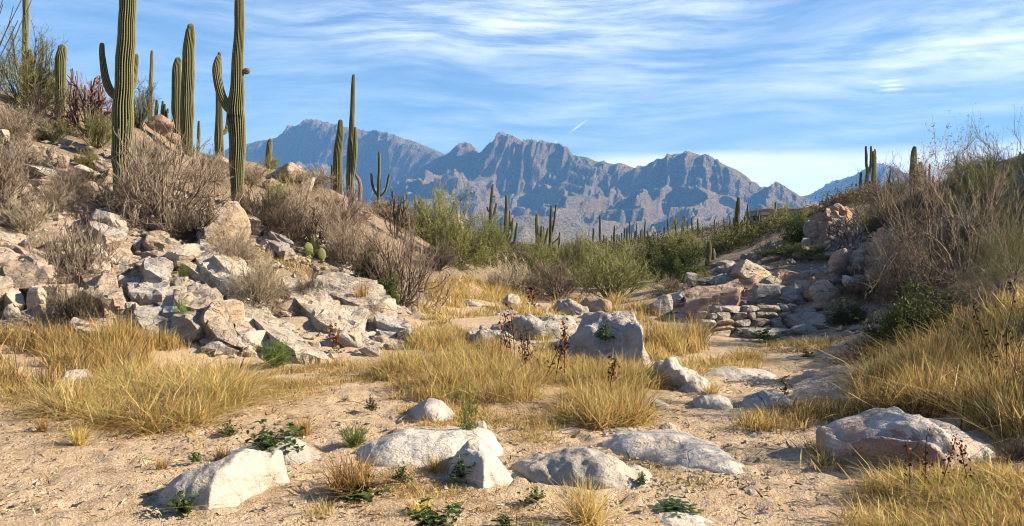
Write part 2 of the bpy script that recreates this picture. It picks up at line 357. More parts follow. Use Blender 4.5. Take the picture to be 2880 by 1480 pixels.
def mat_plain(name, c, c2=None, scale=8.0, rough=0.85):
    m, nt, b = newmat(name, rough); geo = N(nt, 'ShaderNodeNewGeometry')
    nt.links.new(mixc(nt, noise(nt, geo.outputs['Position'], scale, 4), c, c2 or tuple(x * 0.75 for x in c)), b.inputs['Base Color']); return m

MAT = dict(
 ground=mat_ground(),
 white=mat_rock('washed_granite', (0.46, 0.41, 0.35), (0.33, 0.30, 0.265), (0.52, 0.465, 0.395), (0.30, 0.26, 0.22), (0.44, 0.34, 0.24), 0.5, 0.35, 0.25),
 grey=mat_rock('banded_grey_gneiss', (0.345, 0.315, 0.285), (0.43, 0.385, 0.34), (0.27, 0.245, 0.225), (0.17, 0.145, 0.13), (0.36, 0.265, 0.19), 0.5, 1.0),
 tan=mat_rock('weathered_tan_granite', (0.42, 0.335, 0.25), (0.31, 0.25, 0.195), (0.50, 0.40, 0.295), (0.17, 0.13, 0.10), (0.40, 0.255, 0.15), 0.6, 1.0),
 pale=mat_rock('pale_bedrock', (0.46, 0.39, 0.31), (0.34, 0.29, 0.235), (0.55, 0.46, 0.355), (0.24, 0.195, 0.155), (0.47, 0.33, 0.22), 0.5, 1.0),
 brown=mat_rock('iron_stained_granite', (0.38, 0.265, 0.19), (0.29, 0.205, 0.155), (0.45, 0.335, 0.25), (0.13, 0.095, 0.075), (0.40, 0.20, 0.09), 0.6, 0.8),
 wedge=mat_rock('grey_granite_orange_patina', (0.50, 0.45, 0.40), (0.42, 0.385, 0.35), (0.57, 0.51, 0.45), (0.24, 0.20, 0.17), (0.42, 0.25, 0.14), 0.75, 0.5, 0.5),
 twig=mat_twig('dry_grey_twigs', [(0.0, (0.085, 0.060, 0.042)), (0.45, (0.225, 0.17, 0.118)), (1.0, (0.43, 0.36, 0.275))]),
 darktwig=mat_twig('dark_twigs', [(0.0, (0.045, 0.033, 0.024)), (0.5, (0.11, 0.083, 0.06)), (1.0, (0.21, 0.165, 0.12))]),
 olive=mat_twig('olive_twigs', [(0.0, (0.10, 0.09, 0.045)), (0.5, (0.17, 0.165, 0.065)), (1.0, (0.30, 0.29, 0.14))]),
 pverde=mat_twig('palo_verde_foliage', [(0.0, (0.11, 0.11, 0.026)), (0.5, (0.20, 0.20, 0.05)), (1.0, (0.34, 0.32, 0.10))], 0.3),
 leaf=mat_twig('dark_green_leaves', [(0.0, (0.035, 0.055, 0.014)), (0.5, (0.075, 0.105, 0.024)), (1.0, (0.17, 0.19, 0.045))], 0.3, 0.55),
 weed=mat_twig('fresh_green_leaves', [(0.0, (0.03, 0.062, 0.014)), (0.5, (0.055, 0.10, 0.024)), (1.0, (0.12, 0.17, 0.05))], 0.3, 0.45),
 broom=mat_twig('bright_broom_green', [(0.0, (0.10, 0.16, 0.035)), (1.0, (0.24, 0.31, 0.08))], 0.3),
 scrub=mat_twig('far_scrub_leaves', [(0.0, (0.05, 0.056, 0.02)), (0.4, (0.105, 0.11, 0.036)), (0.7, (0.18, 0.16, 0.06)), (0.88, (0.18, 0.135, 0.08)), (1.0, (0.24, 0.19, 0.12))], 0.25),
 ylw=mat_twig('yellow_green_leaves', [(0.0, (0.13, 0.13, 0.03)), (1.0, (0.34, 0.29, 0.07))], 0.3),
 cholla=mat_twig('purple_cholla', [(0.0, (0.09, 0.05, 0.045)), (0.5, (0.17, 0.095, 0.085)), (1.0, (0.27, 0.17, 0.14))]),
 silver=mat_twig('silver_branches', [(0.0, (0.08, 0.065, 0.055)), (1.0, (0.42, 0.37, 0.33))]),
 deadleaf=mat_twig('dead_brown_leaves', [(0.0, (0.035, 0.02, 0.012)), (0.6, (0.10, 0.045, 0.022)), (1.0, (0.26, 0.11, 0.045))]),
 grass=mat_twig('dry_straw', [(0.0, (0.13, 0.085, 0.045)), (0.18, (0.30, 0.215, 0.11)), (0.34, (0.42, 0.27, 0.08)), (0.65, (0.66, 0.465, 0.155)), (0.92, (0.86, 0.71, 0.38)), (1.0, (0.36, 0.38, 0.10))], 0.45),
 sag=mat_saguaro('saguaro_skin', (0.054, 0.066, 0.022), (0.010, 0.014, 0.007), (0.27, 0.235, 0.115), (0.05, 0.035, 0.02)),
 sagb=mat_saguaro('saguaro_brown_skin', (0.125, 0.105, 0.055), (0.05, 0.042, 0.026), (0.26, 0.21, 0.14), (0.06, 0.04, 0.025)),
 mount=mat_mountain(),
 adobe=mat_plain('adobe_plaster', (0.34, 0.25, 0.18)), tile=mat_plain('roof_tiles', (0.36, 0.16, 0.10), None, 3.0), cream=mat_plain('cream_trim', (0.58, 0.50, 0.40)),
 glass=mat_plain('dark_opening', (0.03, 0.03, 0.035)), deadwood=mat_plain('dead_cactus_wood', (0.16, 0.085, 0.05), (0.30, 0.19, 0.12), 12.0),
 litter=mat_twig('plant_litter', [(0.0, (0.05, 0.032, 0.018)), (0.5, (0.16, 0.10, 0.05)), (0.8, (0.40, 0.29, 0.14)), (1.0, (0.58, 0.46, 0.26))]),
 bark=mat_plain('corky_wound', (0.06, 0.042, 0.03), (0.03, 0.02, 0.015), 20.0),
 prickly=mat_plain('prickly_pear_pads', (0.26, 0.26, 0.09), (0.16, 0.19, 0.06), 9.0),
)

# ------------------------------------------------------------------ ground sheet
def axis(lo, hi, step, out_lo, out_hi, growth):
    a = list(np.arange(lo, hi + 1e-6, step)); s = step
    while a[-1] < out_hi: s = min(s * growth, 900); a.append(a[-1] + s)
    s = step; b = []; cur = lo
    while cur > out_lo: s = min(s * growth, 900); cur -= s; b.append(cur)
    return np.array(b[::-1] + a)
def build_ground():
    xs = axis(-6.5, 5.0, 0.06, -7000, 7000, 1.06); ys = axis(4.2, 12.0, 0.054, -25, 7000, 1.032)
    X, Y = np.meshgrid(xs, ys, indexing='ij')
    h = H(X, Y); r = rocky(X, Y)
    near = np.exp(-np.maximum(np.hypot(X, Y - 6) - 9, 0) / 6.0) * (1 - r * 0.5)
    # trampled sand: shallow prints and ripples
    d = np.zeros_like(h)
    g2 = np.random.default_rng(5)
    m = (np.abs(X) < 8) & (Y < 16) & (Y > 2); Xm, Ym = X[m], Y[m]
    dm = fbm(v3(Xm * 2.2, Ym * 2.2, 9.0), 3) * 0.016
    nn = perlin(v3(Xm * 5.5, Ym * 6.5, 1.0)); dm -= 0.024 * smooth(0.22, 0.6, nn)
    nn = perlin(v3(Xm * 9.5 + 31, Ym * 11, 4.0)); dm -= 0.026 * smooth(0.2, 0.6, nn) - 0.012 * smooth(0.3, 0.7, -nn)
    dm += 0.010 * perlin(v3(Xm * 15, Ym * 15, 8.0))
    d[m] = dm
    for i in range(170):
        px, py = g2.uniform(-4.6, 2.8), g2.uniform(4.4, 11); an = g2.uniform(-0.8, 0.8) + math.pi / 2
        c, s = math.cos(an), math.sin(an); dx, dy = Xm - px, Ym - py
        rr = ((dx * c + dy * s) / 0.14) ** 2 + ((-dx * s + dy * c) / 0.062) ** 2
        dm += -0.034 * np.exp(-rr ** 2) + 0.010 * np.exp(-(np.sqrt(rr) - 1.5) ** 2 * 6)
    d[m] = dm
    Z = h + d * near * (np.abs(X) < 8)
    me = mesh('ground', v3(X, Y, Z), quads=gridquads(len(xs), len(ys)), attrs={'rocky': r, 'bed': bedrock(X, Y, r) * smooth(-0.25, 0.15, perlin(v3(X * 0.8, Y * 0.8, 33.0)))}, mat=MAT['ground'])
    return link('ground', me, kind='structure', label='sandy desert wash bed rising into stony brown slopes')
GROUND = build_ground()

# ------------------------------------------------------------------ mountains
def mountain(name, sky, dist, L, phi, ns, nt_, seed, label, foot=-8.0, cliff=0.30):
    sky = np.array(sky, float); us = np.linspace(sky[0, 0], sky[-1, 0], ns)
    vs = np.interp(us, sky[:, 0], sky[:, 1])
    yr = np.interp(us, [sky[0, 0], sky[-1, 0]], dist)
    a, b = ray(us, vs); R = np.stack([a * yr, yr, CAM_Z + b * yr], -1)
    R[:, 2] += fbm(v3(us * 0.35, seed, 0), 3, 0.6) * 1.6 * yr / 4000
    s = np.concatenate([[0], np.cumsum(np.hypot(np.diff(R[:, 0]), np.diff(R[:, 1])))])
    tb = np.linspace(-0.22, 0, 8)[:-1]; tf = np.linspace(0, 1, nt_) ** 1.45
    T = np.concatenate([tb, tf])[None]; Sg = s[:, None]
    D = np.array([-math.sin(phi), -math.cos(phi)])
    tt = np.clip(T, 0, 1); zc = R[:, 2][:, None]
    cl = cliff * (0.75 + 0.6 * perlin(v3(Sg / 700, 0.3, seed)))
    wob = 0.05 * perlin(v3(Sg / 260, tt * 3, seed + 3))
    f = 1 - cl * smooth(0.012, 0.085, tt + wob * 0.5) - (1 - cl) * (1 - (1 - np.clip((tt - 0.05) / 0.95, 0, 1)) ** 1.75)
    Q = tt * L; wx = 190 * fbm(v3(Sg / 620, Q / 620, seed + 7), 2); wy = 190 * fbm(v3(Sg / 620, Q / 620, seed + 19), 2)
    sk = (0.45 * np.sin(Sg / 900 + seed)) * Q                                # spurs that swing left or right as they descend
    n1 = ridged(v3((Sg + wx + sk) / 640, (Q + wy) / 1500, seed), 2); n2 = ridged(v3((Sg + wx * 1.3 + sk) / 230, (Q + wy) / 430, seed + 1), 3); n3 = ridged(v3((Sg + wx) / 75, (Q + wy) / 120, seed + 2), 3)
    w1 = smooth(0.03, 0.22, tt) * smooth(1.0, 0.72, tt); w2 = smooth(0.02, 0.12, tt) * smooth(1.0, 0.55, tt); w3 = smooth(0.0, 0.02, tt) * smooth(1.0, 0.4, tt)
    z = (zc - foot) * f + foot + zc * (0.46 * (n1 - 0.66) * w1 + 0.16 * (n2 - 0.64) * w2 + 0.085 * (n3 - 0.64) * w3)
    lv = z / np.maximum(zc, 50) * 7 + 1.3 * perlin(v3(Sg / 420, Q / 420, seed + 31)); fr = lv - np.floor(lv)      # cliff bands and benches
    z = z + zc / 7 * (smooth(0.55, 0.95, fr) - fr) * 0.75 * smooth(0.02, 0.1, tt) * smooth(0.75, 0.35, tt)
    z = np.where(T < 0, zc - (zc - foot) * 2.6 * (-T), z)
    col = (ridged(v3((Sg + wx * .9) / 150, tt * 7 + 2 * perlin(v3(Sg / 300, 1.0, seed)), seed + 5), 4, 0.6) - 0.5) * 55 * smooth(0.0, 0.02, tt) * smooth(0.35, 0.10, tt)
    q = T * L + col
    q2 = np.clip(T, 0, 1) * 0
    V = np.stack([R[:, 0][:, None] + D[0] * q, R[:, 1][:, None] + D[1] * q, z + q2], -1)
    me = mesh(name, V, quads=gridquads(V.shape[0], V.shape[1]), mat=MAT['mount'])
    return link(name, me, kind='structure', label=label)
SKY_A = [(380,480),(560,445),(640,425),(692,407),(720,399),(755,393),(782,387),(804,373),(823,367),(845,353),(872,343),(897,342),(916,345),(947,351),(978,359),(1009,368),(1034,373),(1077,373),(1109,379),(1136,391),(1155,393),(1189,408),(1223,421),(1254,435),(1330,470),(1420,520),(1500,560)]
SKY_B = [(1090,560),(1160,500),(1215,455),(1254,437),(1264,432),(1275,421),(1285,422),(1298,412),(1307,404),(1323,403),(1335,415),(1348,432),(1360,433),(1376,416),(1383,404),(1394,398),(1400,384),(1413,377),(1425,377),(1443,382),(1460,392),(1477,402),(1498,397),(1520,400),(1549,401),(1563,404),(1575,403),(1584,412),(1595,412),(1604,426),(1607,436),(1630,439),(1652,443),(1673,453),(1704,458),(1730,462),(1759,463),(1784,473),(1816,469),(1830,468),(1848,458),(1873,443),(1899,433),(1931,431),(1947,430),(1973,437),(1995,441),(2017,452),(2044,467),(2074,478),(2101,497),(2117,513),(2126,513),(2134,520),(2140,529),(2150,525),(2161,527),(2172,520),(2183,512),(2199,519),(2226,536),(2253,553),(2330,580),(2420,610),(2520,640)]
SKY_C = [(2100,600),(2200,570),(2253,554),(2280,547),(2308,532),(2327,519),(2362,508),(2384,504),(2411,489),(2443,472),(2473,460),(2492,463),(2520,474),(2544,489),(2650,520),(2800,545),(3000,590)]
mountain('mountain_left', SKY_A, (5600, 4500), 2300, 0.6, 440, 105, 1.5, 'broad dark blue mountain with a flat shouldered summit')
mountain('mountain_central', SKY_B, (4400, 3500), 2200, 0.48, 720, 140, 4.2, 'cliffed blue mountain with a square summit crag and sunlit foothill spurs', cliff=0.36)
mountain('mountain_far', SKY_C, (6600, 6200), 2400, 0.5, 240, 70, 8.8, 'pale far mountain with one pointed peak on the horizon', cliff=0.2)

# ------------------------------------------------------------------ rocks
def icosphere(sub):
    import bmesh
    bm = bmesh.new(); bmesh.ops.create_icosphere(bm, subdivisions=sub, radius=1.0)
    v = np.array([x.co[:] for x in bm.verts]); f = np.array([[q.index for q in p.verts] for p in bm.faces]); bm.free(); return v, f
ICO = {k: icosphere(k) for k in (2, 3, 4, 5)}
def rock_mesh(kind, seed, matname, sub=4):
    g = np.random.default_rng(seed); d, f = ICO[sub]
    d = d / np.linalg.norm(d, axis=1)[:, None]
    if kind == 'round': n, soft, amp = 22, 0.09, 0.07
    elif kind == 'angular': n, soft, amp = 12, 0.006, 0.035
    else: n, soft, amp = 0, 0.006, 0.045
    if kind in ('block', 'slab'):
        pl = [np.eye(3)[i] * s for i in range(3) for s in (1, -1)]; hs = [1.0] * 6
        pl = [p + g.normal(size=3) * 0.13 for p in pl]; hs = list(g.uniform(0.82, 1.0, 6))
        for k in range(5):
            p = np.sign(g.normal(size=3)) * g.uniform(0.25, 1, 3); pl.append(p); hs.append(g.uniform(0.88, 1.15) * (1.0 if kind == 'slab' else 1.0) * 1.08)
        amp = 0.03
    else:
        pl = list(g.normal(size=(n, 3))); hs = list(g.uniform(0.72, 1.0, n))
    pl = np.array(pl); pl /= np.linalg.norm(pl, axis=1)[:, None]; hs = np.array(hs)
    dn = d @ pl.T; r = np.where(dn > 0.08, hs[None] / np.maximum(dn, 0.08), 9.0)
    mn = r.min(1); r = mn - soft * np.log(np.exp(-(r - mn[:, None]) / soft).sum(1))
    r = np.minimum(r, 1.75)
    p = d * r[:, None]
    o = g.uniform(0, 50, 3)
    disp = fbm(p * 1.6 + o, 4, 0.55) * amp
    if kind != 'round':   # stepped breaks and cracks along a bedding direction
        ax = np.array([0.25, 0.15, 0.95]); ax /= np.linalg.norm(ax)
        t = (p @ ax) * 4.0 + fbm(p * 1.1 + o + 5, 2) * 0.8
        fr = t - np.floor(t); disp -= 0.045 * np.exp(-((fr - 0.5) / 0.07) ** 2) * (perlin(p * 1.3 + o + 9) > -0.1)
        disp += (np.floor(t * 0.5 + 0.3) % 2) * 0.03
    p = p + d * disp[:, None]
    p = p / np.abs(p).max(0) * 0.5
    me = mesh('rock', p, tris=f, mat=MAT[matname], smooth_=True)
    if kind != 'round': me.set_sharp_from_angle(angle=math.radians(24))
    return me
ROCKS = {}
for mt in ('tan', 'grey', 'brown', 'pale', 'white'):
    for kd, cnt in (('angular', 4), ('block', 4), ('slab', 2), ('round', 3)):
        base = None
        ROCKS[mt, kd] = [(kd, k, mt) for k in range(cnt)]
_rockcache = {}
_rockseed = dict(angular=100, block=200, slab=300, round=400)
def rockdata(mt, kd, k, sub=4):
    key = (mt, kd, k, sub)
    if key not in _rockcache:
        shape = next((m for (m2, d2, k2, s2), m in _rockcache.items() if (d2, k2, s2) == (kd, k, sub)), None)
        if shape is None: me = rock_mesh(kd, _rockseed[kd] + k, mt, sub)
        else: me = shape.copy(); me.materials.clear(); me.materials.append(MAT[mt])
        _rockcache[key] = me
    return _rockcache[key]
rr = random.Random(3)
def rock(parent, name, pos, size, rot, mt='tan', kd='angular', k=None, sub=4, **tags):
    k = rr.randrange({'angular': 4, 'block': 4, 'slab': 2, 'round': 3}[kd]) if k is None else k
    o = link(name, rockdata(mt, kd, k, sub), parent, pos, **tags); o.scale = size; o.rotation_euler = rot; return o

def px_rock(u0, v0, u1, v1, y=None, mt='tan', kd='angular', tilt=0.0, pitch=0.0, yaw=None, depth=None, k=None, parent=None, name='boulder', sink=0.18, sub=4, **tags):
    """A rock that fills the pixel box (u0,v0)-(u1,v1); its front foot stands on the ground at the bottom of the box unless y is given."""
    um = (u0 + u1) / 2
    ya = G(um, v1)[1]; y = ya if (y is None or abs(ya - y) < 0.35 * y) else y
    w = (u1 - u0) / F * y; h = (v1 - v0) / F * y
    d = depth if depth else 0.5 * (w + h) * 0.95
    yc = y + d * 0.35
    bot = P(um, v1, yc); top = P(um, v0, yc); h = (top[2] - bot[2])
    hz = h * (1 + sink); c = (bot + top) / 2; c[2] = top[2] - hz / 2
    yaw = rr.uniform(-0.5, 0.5) if yaw is None else yaw
    # keep the tilted box about as wide and high as asked
    ct, stt = abs(math.cos(tilt)), abs(math.sin(tilt))
    den = max(ct * ct - stt * stt, 0.35)
    ww = max((w * ct - hz * stt) / den, 0.35 * w); hh = max((hz * ct - w * stt) / den, 0.35 * hz)
    return rock(parent, name, c, (ww * 1.06, d, hh * 1.06), (pitch, tilt, yaw), mt, kd, k, sub, **tags)

def loft_rock(name, outline, base, depth, mt, label, cat='boulder', k=0.55, lean=0.0, amp=0.05, seed=0, facet=0.0, ndir=80, nsec=46, front_steep=1.0, parent=None, tags=None, flat_base=0.06, prow=None):
    """Rock whose top edge follows outline [(u, v)...]; it stands on the ground along base [(u, v)...] and runs `depth` metres back."""
    ou = np.array(outline, float); bu = np.array(base, float)
    us = np.linspace(ou[0, 0], ou[-1, 0], ndir); vt = np.interp(us, ou[:, 0], ou[:, 1]); vb = np.interp(us, bu[:, 0], bu[:, 1])
    yf = np.array([G(a, b)[1] for a, b in zip(us[::8], vb[::8])]); yf = np.interp(us, us[::8], yf)
    yf = np.convolve(np.pad(yf, 8, mode='edge'), np.ones(17) / 17, 'valid')
    e = np.linspace(-1, 1, ndir); env = np.clip(1 - np.abs(e) ** 2.6, 0.0, 1) ** 0.5
    dd = depth * np.maximum(env, 0.05)
    ymid = yf + depth * 0.5 * (0.6 + 0.4 * env); yc = ymid
    a, b = ray(us, vt); ztop = CAM_Z + b * yc; x = a * yc
    zb = H(x, yc) - flat_base - 0.05
    h = np.maximum(ztop - zb, 0.02)
    s = np.linspace(0, 1, nsec)[None]; c = -np.cos(np.pi * s); sn = np.sin(np.pi * s) ** k
    yy = yc[:, None] + 0.5 * dd[:, None] * np.sign(c) * np.abs(c) ** front_steep + lean * sn * h[:, None]
    zz = zb[:, None] + h[:, None] * sn
    if prow:      # front face bent to a vertical edge at pixel column prow[0]
        tent = np.where(us < prow[0], (us - us[0]) / (prow[0] - us[0]), (us[-1] - us) / (us[-1] - prow[0])); yy = yy - prow[1] * depth * (tent - 0.5)[:, None] * (1 - s * 0.9)
    V = np.stack([np.repeat(x[:, None], nsec, 1), yy, zz], -1)
    dv = np.gradient(V, axis=0); dw = np.gradient(V, axis=1); n = np.cross(dw, dv); n /= (np.linalg.norm(n, axis=-1)[..., None] + 1e-9)
    if n[ndir // 2, nsec // 2, 2] < 0: n = -n
    size = depth
    g = V / max(size, 0.2) * 2.2 + seed * 7.7
    disp = fbm(g, 4, 0.5) * amp * size
    if facet > 0:
        t = (V @ np.array([0.5, 0.25, 0.83])) / size * 3.2 + fbm(g * 0.6 + 3, 2) * 0.9; fr = t - np.floor(t)
        disp += facet * size * (fr - 0.5) * 0.35 - facet * size * 0.25 * np.exp(-((fr - 0.97) / 0.05) ** 2)
        disp += facet * size * 0.5 * (np.abs(perlin(g * 0.9 + 20)) - 0.25)
    edge = np.minimum(env * 2, 1)[:, None]
    V = V + n * (disp * edge)[..., None]
    q = gridquads(ndir, nsec)[:, ::-1]
    me = mesh(name, V - np.array([0, 0, 0]), quads=q, mat=MAT[mt])
    cx, cy, cz = float(x.mean()), float(yc.mean()), float(zb.min())
    co = np.asarray(V).reshape(-1, 3) - np.array([cx, cy, cz]); me.vertices.foreach_set('co', co.astype(np.float32).ravel()); me.update()
    return link(name, me, parent, (cx, cy, cz), label=label, cat=cat, **(tags or {}))

# water-worn boulders of the wash
B = loft_rock
B('boulder', [(432,1436),(450,1395),(475,1360),(520,1330),(580,1305),(640,1280),(680,1266),(720,1272),(760,1282),(775,1272),(785,1300),(796,1335),(810,1378)], [(432,1440),(560,1432),(690,1415),(810,1385)], 0.62, 'white', 'large pale grey boulder with a flat sunlit right face, a green weed at its foot', k=0.42, amp=0.03, seed=1, facet=0.05, flat_base=0.1, prow=(655, 0.5))
B('boulder', [(620,1275),(660,1265),(720,1250),(790,1235),(830,1240),(860,1262),(900,1288),(940,1305)], [(620,1290),(800,1305),(940,1310)], 0.6, 'white', 'low smooth white boulder just behind the large pale boulder', k=0.5, amp=0.035, seed=2)
B('boulder', [(962,1305),(990,1278),(1050,1245),(1110,1228),(1180,1218),(1260,1216),(1340,1215),(1380,1228),(1412,1262),(1418,1290)], [(962,1305),(1100,1318),(1300,1312),(1418,1300)], 1.0, 'white', 'long low white whaleback boulder lying in the sand', k=0.55, amp=0.035, seed=3)
B('boulder', [(1235,1345),(1258,1310),(1290,1270),(1320,1246),(1350,1244),(1380,1262),(1405,1300),(1430,1330),(1462,1370)], [(1235,1350),(1340,1356),(1462,1375)], 0.5, 'white', 'pointed grey boulder with a dark shaded side in front of the whaleback', k=0.6, amp=0.045, seed=4, facet=0.07, prow=(1365, 0.7))
B('boulder', [(1140,1165),(1165,1140),(1200,1126),(1240,1132),(1270,1155),(1285,1182)], [(1140,1172),(1210,1192),(1285,1190)], 0.7, 'white', 'small smooth white dome of rock in sand behind the whaleback', k=0.55, amp=0.03, seed=5)
B('boulder', [(1335,1200),(1345,1186),(1360,1184),(1372,1200)], [(1335,1208),(1372,1208)], 0.16, 'white', 'small round white stone beside the wispy plant', k=0.5, amp=0.03, seed=6)
B('boulder', [(1430,1330),(1470,1300),(1520,1285),(1560,1276),(1620,1271),(1680,1272),(1720,1284),(1760,1298),(1800,1322),(1840,1355),(1915,1392)], [(1430,1345),(1540,1370),(1700,1380),(1840,1385),(1915,1396)], 0.75, 'white', 'low lumpy pale bedrock hump split by a crack, nearest hump at centre', k=0.55, amp=0.07, seed=7, facet=0.07)
B('boulder', [(1650,1275),(1690,1245),(1740,1228),(1820,1220),(1900,1221),(1960,1230),(2010,1246),(2050,1278),(2100,1310),(2165,1352)], [(1650,1285),(1800,1310),(1950,1330),(2165,1360)], 1.25, 'white', 'broad sloping white bedrock dome with a tail running into the path', k=0.6, amp=0.035, seed=8)
B('boulder', [(1665,1230),(1700,1212),(1740,1208),(1800,1216),(1840,1228)], [(1665,1236),(1840,1240)], 0.7, 'white', 'thin flat ledge of pale rock behind the bedrock dome', k=0.5, amp=0.03, seed=9)
B('boulder', [(1846,1218),(1858,1196),(1880,1187),(1905,1195),(1922,1222)], [(1846,1222),(1922,1224)], 0.28, 'tan', 'small brown rounded stone standing on the bedrock dome', k=0.5, amp=0.04, seed=10)
B('boulder', [(2255,1060),(2275,1046),(2300,1045),(2315,1062)], [(2255,1072),(2315,1072)], 0.4, 'grey', 'small grey stone half hidden behind the pale wedge boulder', k=0.5, seed=13)
B('boulder', [(2420,1150),(2440,1120),(2465,1104),(2490,1105),(2500,1140)], [(2420,1158),(2500,1158)], 0.5, 'grey', 'grey rock buried in dry grass behind the orange wedge boulder', k=0.45, seed=14, facet=0.08)
B('boulder', [(1580,990),(1600,955),(1630,925),(1660,905),(1710,890),(1762,888),(1786,900),(1798,935),(1806,985),(1822,1034)], [(1600,1000),(1700,1010),(1822,1035)], 1.5, 'grey', 'large banded grey boulder with an overhanging right corner amid golden grass', k=0.62, amp=0.075, seed=15, facet=0.17, prow=(1786, 0.55))
B('boulder', [(1720,882),(1745,875),(1780,876),(1795,900),(1800,925)], [(1720,930),(1800,935)], 0.6, 'grey', 'small grey block wedged behind the large banded boulder', k=0.35, seed=16, facet=0.1)
B('boulder', [(1590,985),(1605,950),(1635,930),(1660,935),(1672,975)], [(1590,990),(1672,990)], 0.5, 'grey', 'rounded dark grey rock tucked against the large banded boulder', k=0.5, amp=0.07, seed=17)
B('boulder', [(1630,990),(1650,975),(1685,975),(1705,1000)], [(1630,1003),(1705,1008)], 0.4, 'grey', 'flat grey stone in grass below the large banded boulder', k=0.5, seed=18, facet=0.08)
B('rock_ledge', [(1365,938),(1385,918),(1420,908),(1455,890),(1490,884),(1520,898),(1560,890),(1600,902),(1640,938)], [(1365,945),(1500,955),(1640,945)], 1.0, 'grey', 'rugged grey bedrock ledge behind the dry weeds', cat='rock', k=0.4, amp=0.09, seed=19, facet=0.16)
B('rock_ledge', [(1305,965),(1320,938),(1370,930),(1420,938),(1450,955)], [(1305,970),(1450,975)], 0.8, 'pale', 'flat cracked pale rock ledge left of the grey bedrock ledge', cat='rock', k=0.4, amp=0.07, seed=20, facet=0.14)
B('rock_ledge', [(1830,1060),(1845,1025),(1880,1018),(1920,1040),(1960,1045),(1985,1070),(1990,1100)], [(1830,1080),(1910,1105),(1990,1108)], 0.9, 'white', 'crumpled white bedrock ledge below the large banded boulder', cat='rock', k=0.42, amp=0.09, seed=21, facet=0.14)
B('rock_ledge', [(1980,1055),(2020,1042),(2080,1036),(2150,1040),(2195,1062)], [(1980,1066),(2100,1070),(2195,1068)], 1.0, 'white', 'thin flat white bedrock sheet crossing the sandy path', cat='rock', k=0.55, amp=0.03, seed=22)
B('rock_ledge', [(1950,1130),(1975,1110),(2010,1106),(2045,1118),(2060,1135)], [(1950,1150),(2060,1152)], 0.55, 'white', 'low rounded grey white hump at the edge of the path', cat='rock', k=0.5, amp=0.04, seed=23)
B('rock_ledge', [(1720,1110),(1780,1112),(1840,1122),(1905,1150)], [(1720,1122),(1905,1158)], 0.5, 'white', 'long thin pale rock rib beneath the leaning golden grass', cat='rock', k=0.5, amp=0.04, seed=24)
B('rock_ledge', [(2060,1215),(2110,1206),(2180,1208),(2240,1222)], [(2060,1226),(2240,1232)], 0.6, 'white', 'flat pale rock sheet in shade left of the orange wedge boulder', cat='rock', k=0.5, amp=0.04, seed=25)
B('rock_ledge', [(1830,1475),(1880,1455),(1960,1452),(2020,1478)], [(1830,1490),(2020,1492)], 0.4, 'white', 'flat pale rock just showing at the bottom edge of the sand', cat='rock', k=0.5, amp=0.03, seed=26)
B('boulder', [(2085,1150),(2110,1118),(2150,1100),(2200,1104),(2235,1135)], [(2085,1156),(2235,1156)], 0.55, 'grey', 'low dark grey rock at the near end of the shaded path', k=0.5, amp=0.05, seed=27)
B('boulder', [(180,1060),(200,1042),(235,1038),(255,1060)], [(180,1068),(255,1068)], 0.45, 'white', 'pale round rock in the grass at the far left', k=0.5, seed=28)
B('boulder', [(88,1085),(98,1068),(112,1068),(116,1086)], [(88,1092),(116,1092)], 0.2, 'white', 'tiny pale stone beside the round rock in the left grass', k=0.5, seed=29)
B('boulder', [(1630,852),(1650,840),(1690,838),(1715,850),(1720,880)], [(1630,880),(1720,885)], 0.9, 'tan', 'rounded tan boulder at the foot of the olive bush in the middle', k=0.45, seed=30)
B('boulder', [(1555,865),(1575,845),(1600,842),(1650,862),(1658,880)], [(1555,885),(1658,888)], 0.7, 'grey', 'layered grey boulder stack beside the rounded tan boulder', k=0.4, facet=0.16, seed=31)
B('boulder', [(1415,850),(1430,828),(1455,830),(1470,850),(1465,870)], [(1415,875),(1465,875)], 0.7, 'pale', 'pale angular rock in the golden meadow', k=0.4, facet=0.12, seed=32)
B('stone', [(2100,1385),(2108,1378),(2122,1378),(2132,1388)], [(2100,1392),(2132,1392)], 0.1, 'white', 'little pale stone lying alone on the sand path', cat='stone', k=0.5, seed=33)

# right-hand rock pile
R = px_rock
R(1918,800,2104,905, mt='brown', kd='block', tilt=-0.22, depth=1.6, k=1, sink=0.35, label='large leaning brown slab with a notched lower edge above the stone wall', cat='boulder')
R(2030,718,2170,800, y=23.5, mt='tan', kd='angular', k=0, depth=1.6, label='big flat topped tan boulder above the leaning brown slab', cat='boulder')
R(2120,762,2205,835, y=21.5, mt='tan', kd='angular', k=1, label='tan rock between the big flat boulder and two round boulders', cat='boulder')
R(2118,795,2215,870, y=20, mt='grey', kd='block', k=0, label='grey jointed rock right of the leaning slab', cat='boulder')
R(2278,782,2372,868, y=19, mt='tan', kd='round', k=0, sub=4, label='rounded tan boulder with a darker orange face', cat='boulder')
R(2258,780,2312,850, y=19.6, mt='brown', kd='round', k=1, label='rounded brown boulder leaning on the tan one', cat='boulder')
R(2280,840,2352,872, y=18.2, mt='brown', kd='round', k=2, label='flat brown rounded rock below the round boulders', cat='boulder')
R(2190,800,2285,868, y=18.8, mt='grey', kd='angular', k=2, label='grey angular rock beside the round brown boulder', cat='boulder')
R(2040,838,2110,872, y=18.5, mt='brown', kd='round', k=0, label='small brown rock at the lower corner of the leaning slab', cat='boulder')
R(2100,838,2160,862, y=18.4, mt='grey', kd='angular', k=3, label='small grey rock on top of the stone wall', cat='boulder')
R(2230,868,2352,935, y=16.4, mt='grey', kd='angular', k=0, depth=1.4, label='broad blue grey rock right of the stone wall', cat='boulder')
R(2210,905,2300,945, y=15.9, mt='grey', kd='angular', k=1, label='low grey rock at the right foot of the stone wall', cat='boulder')
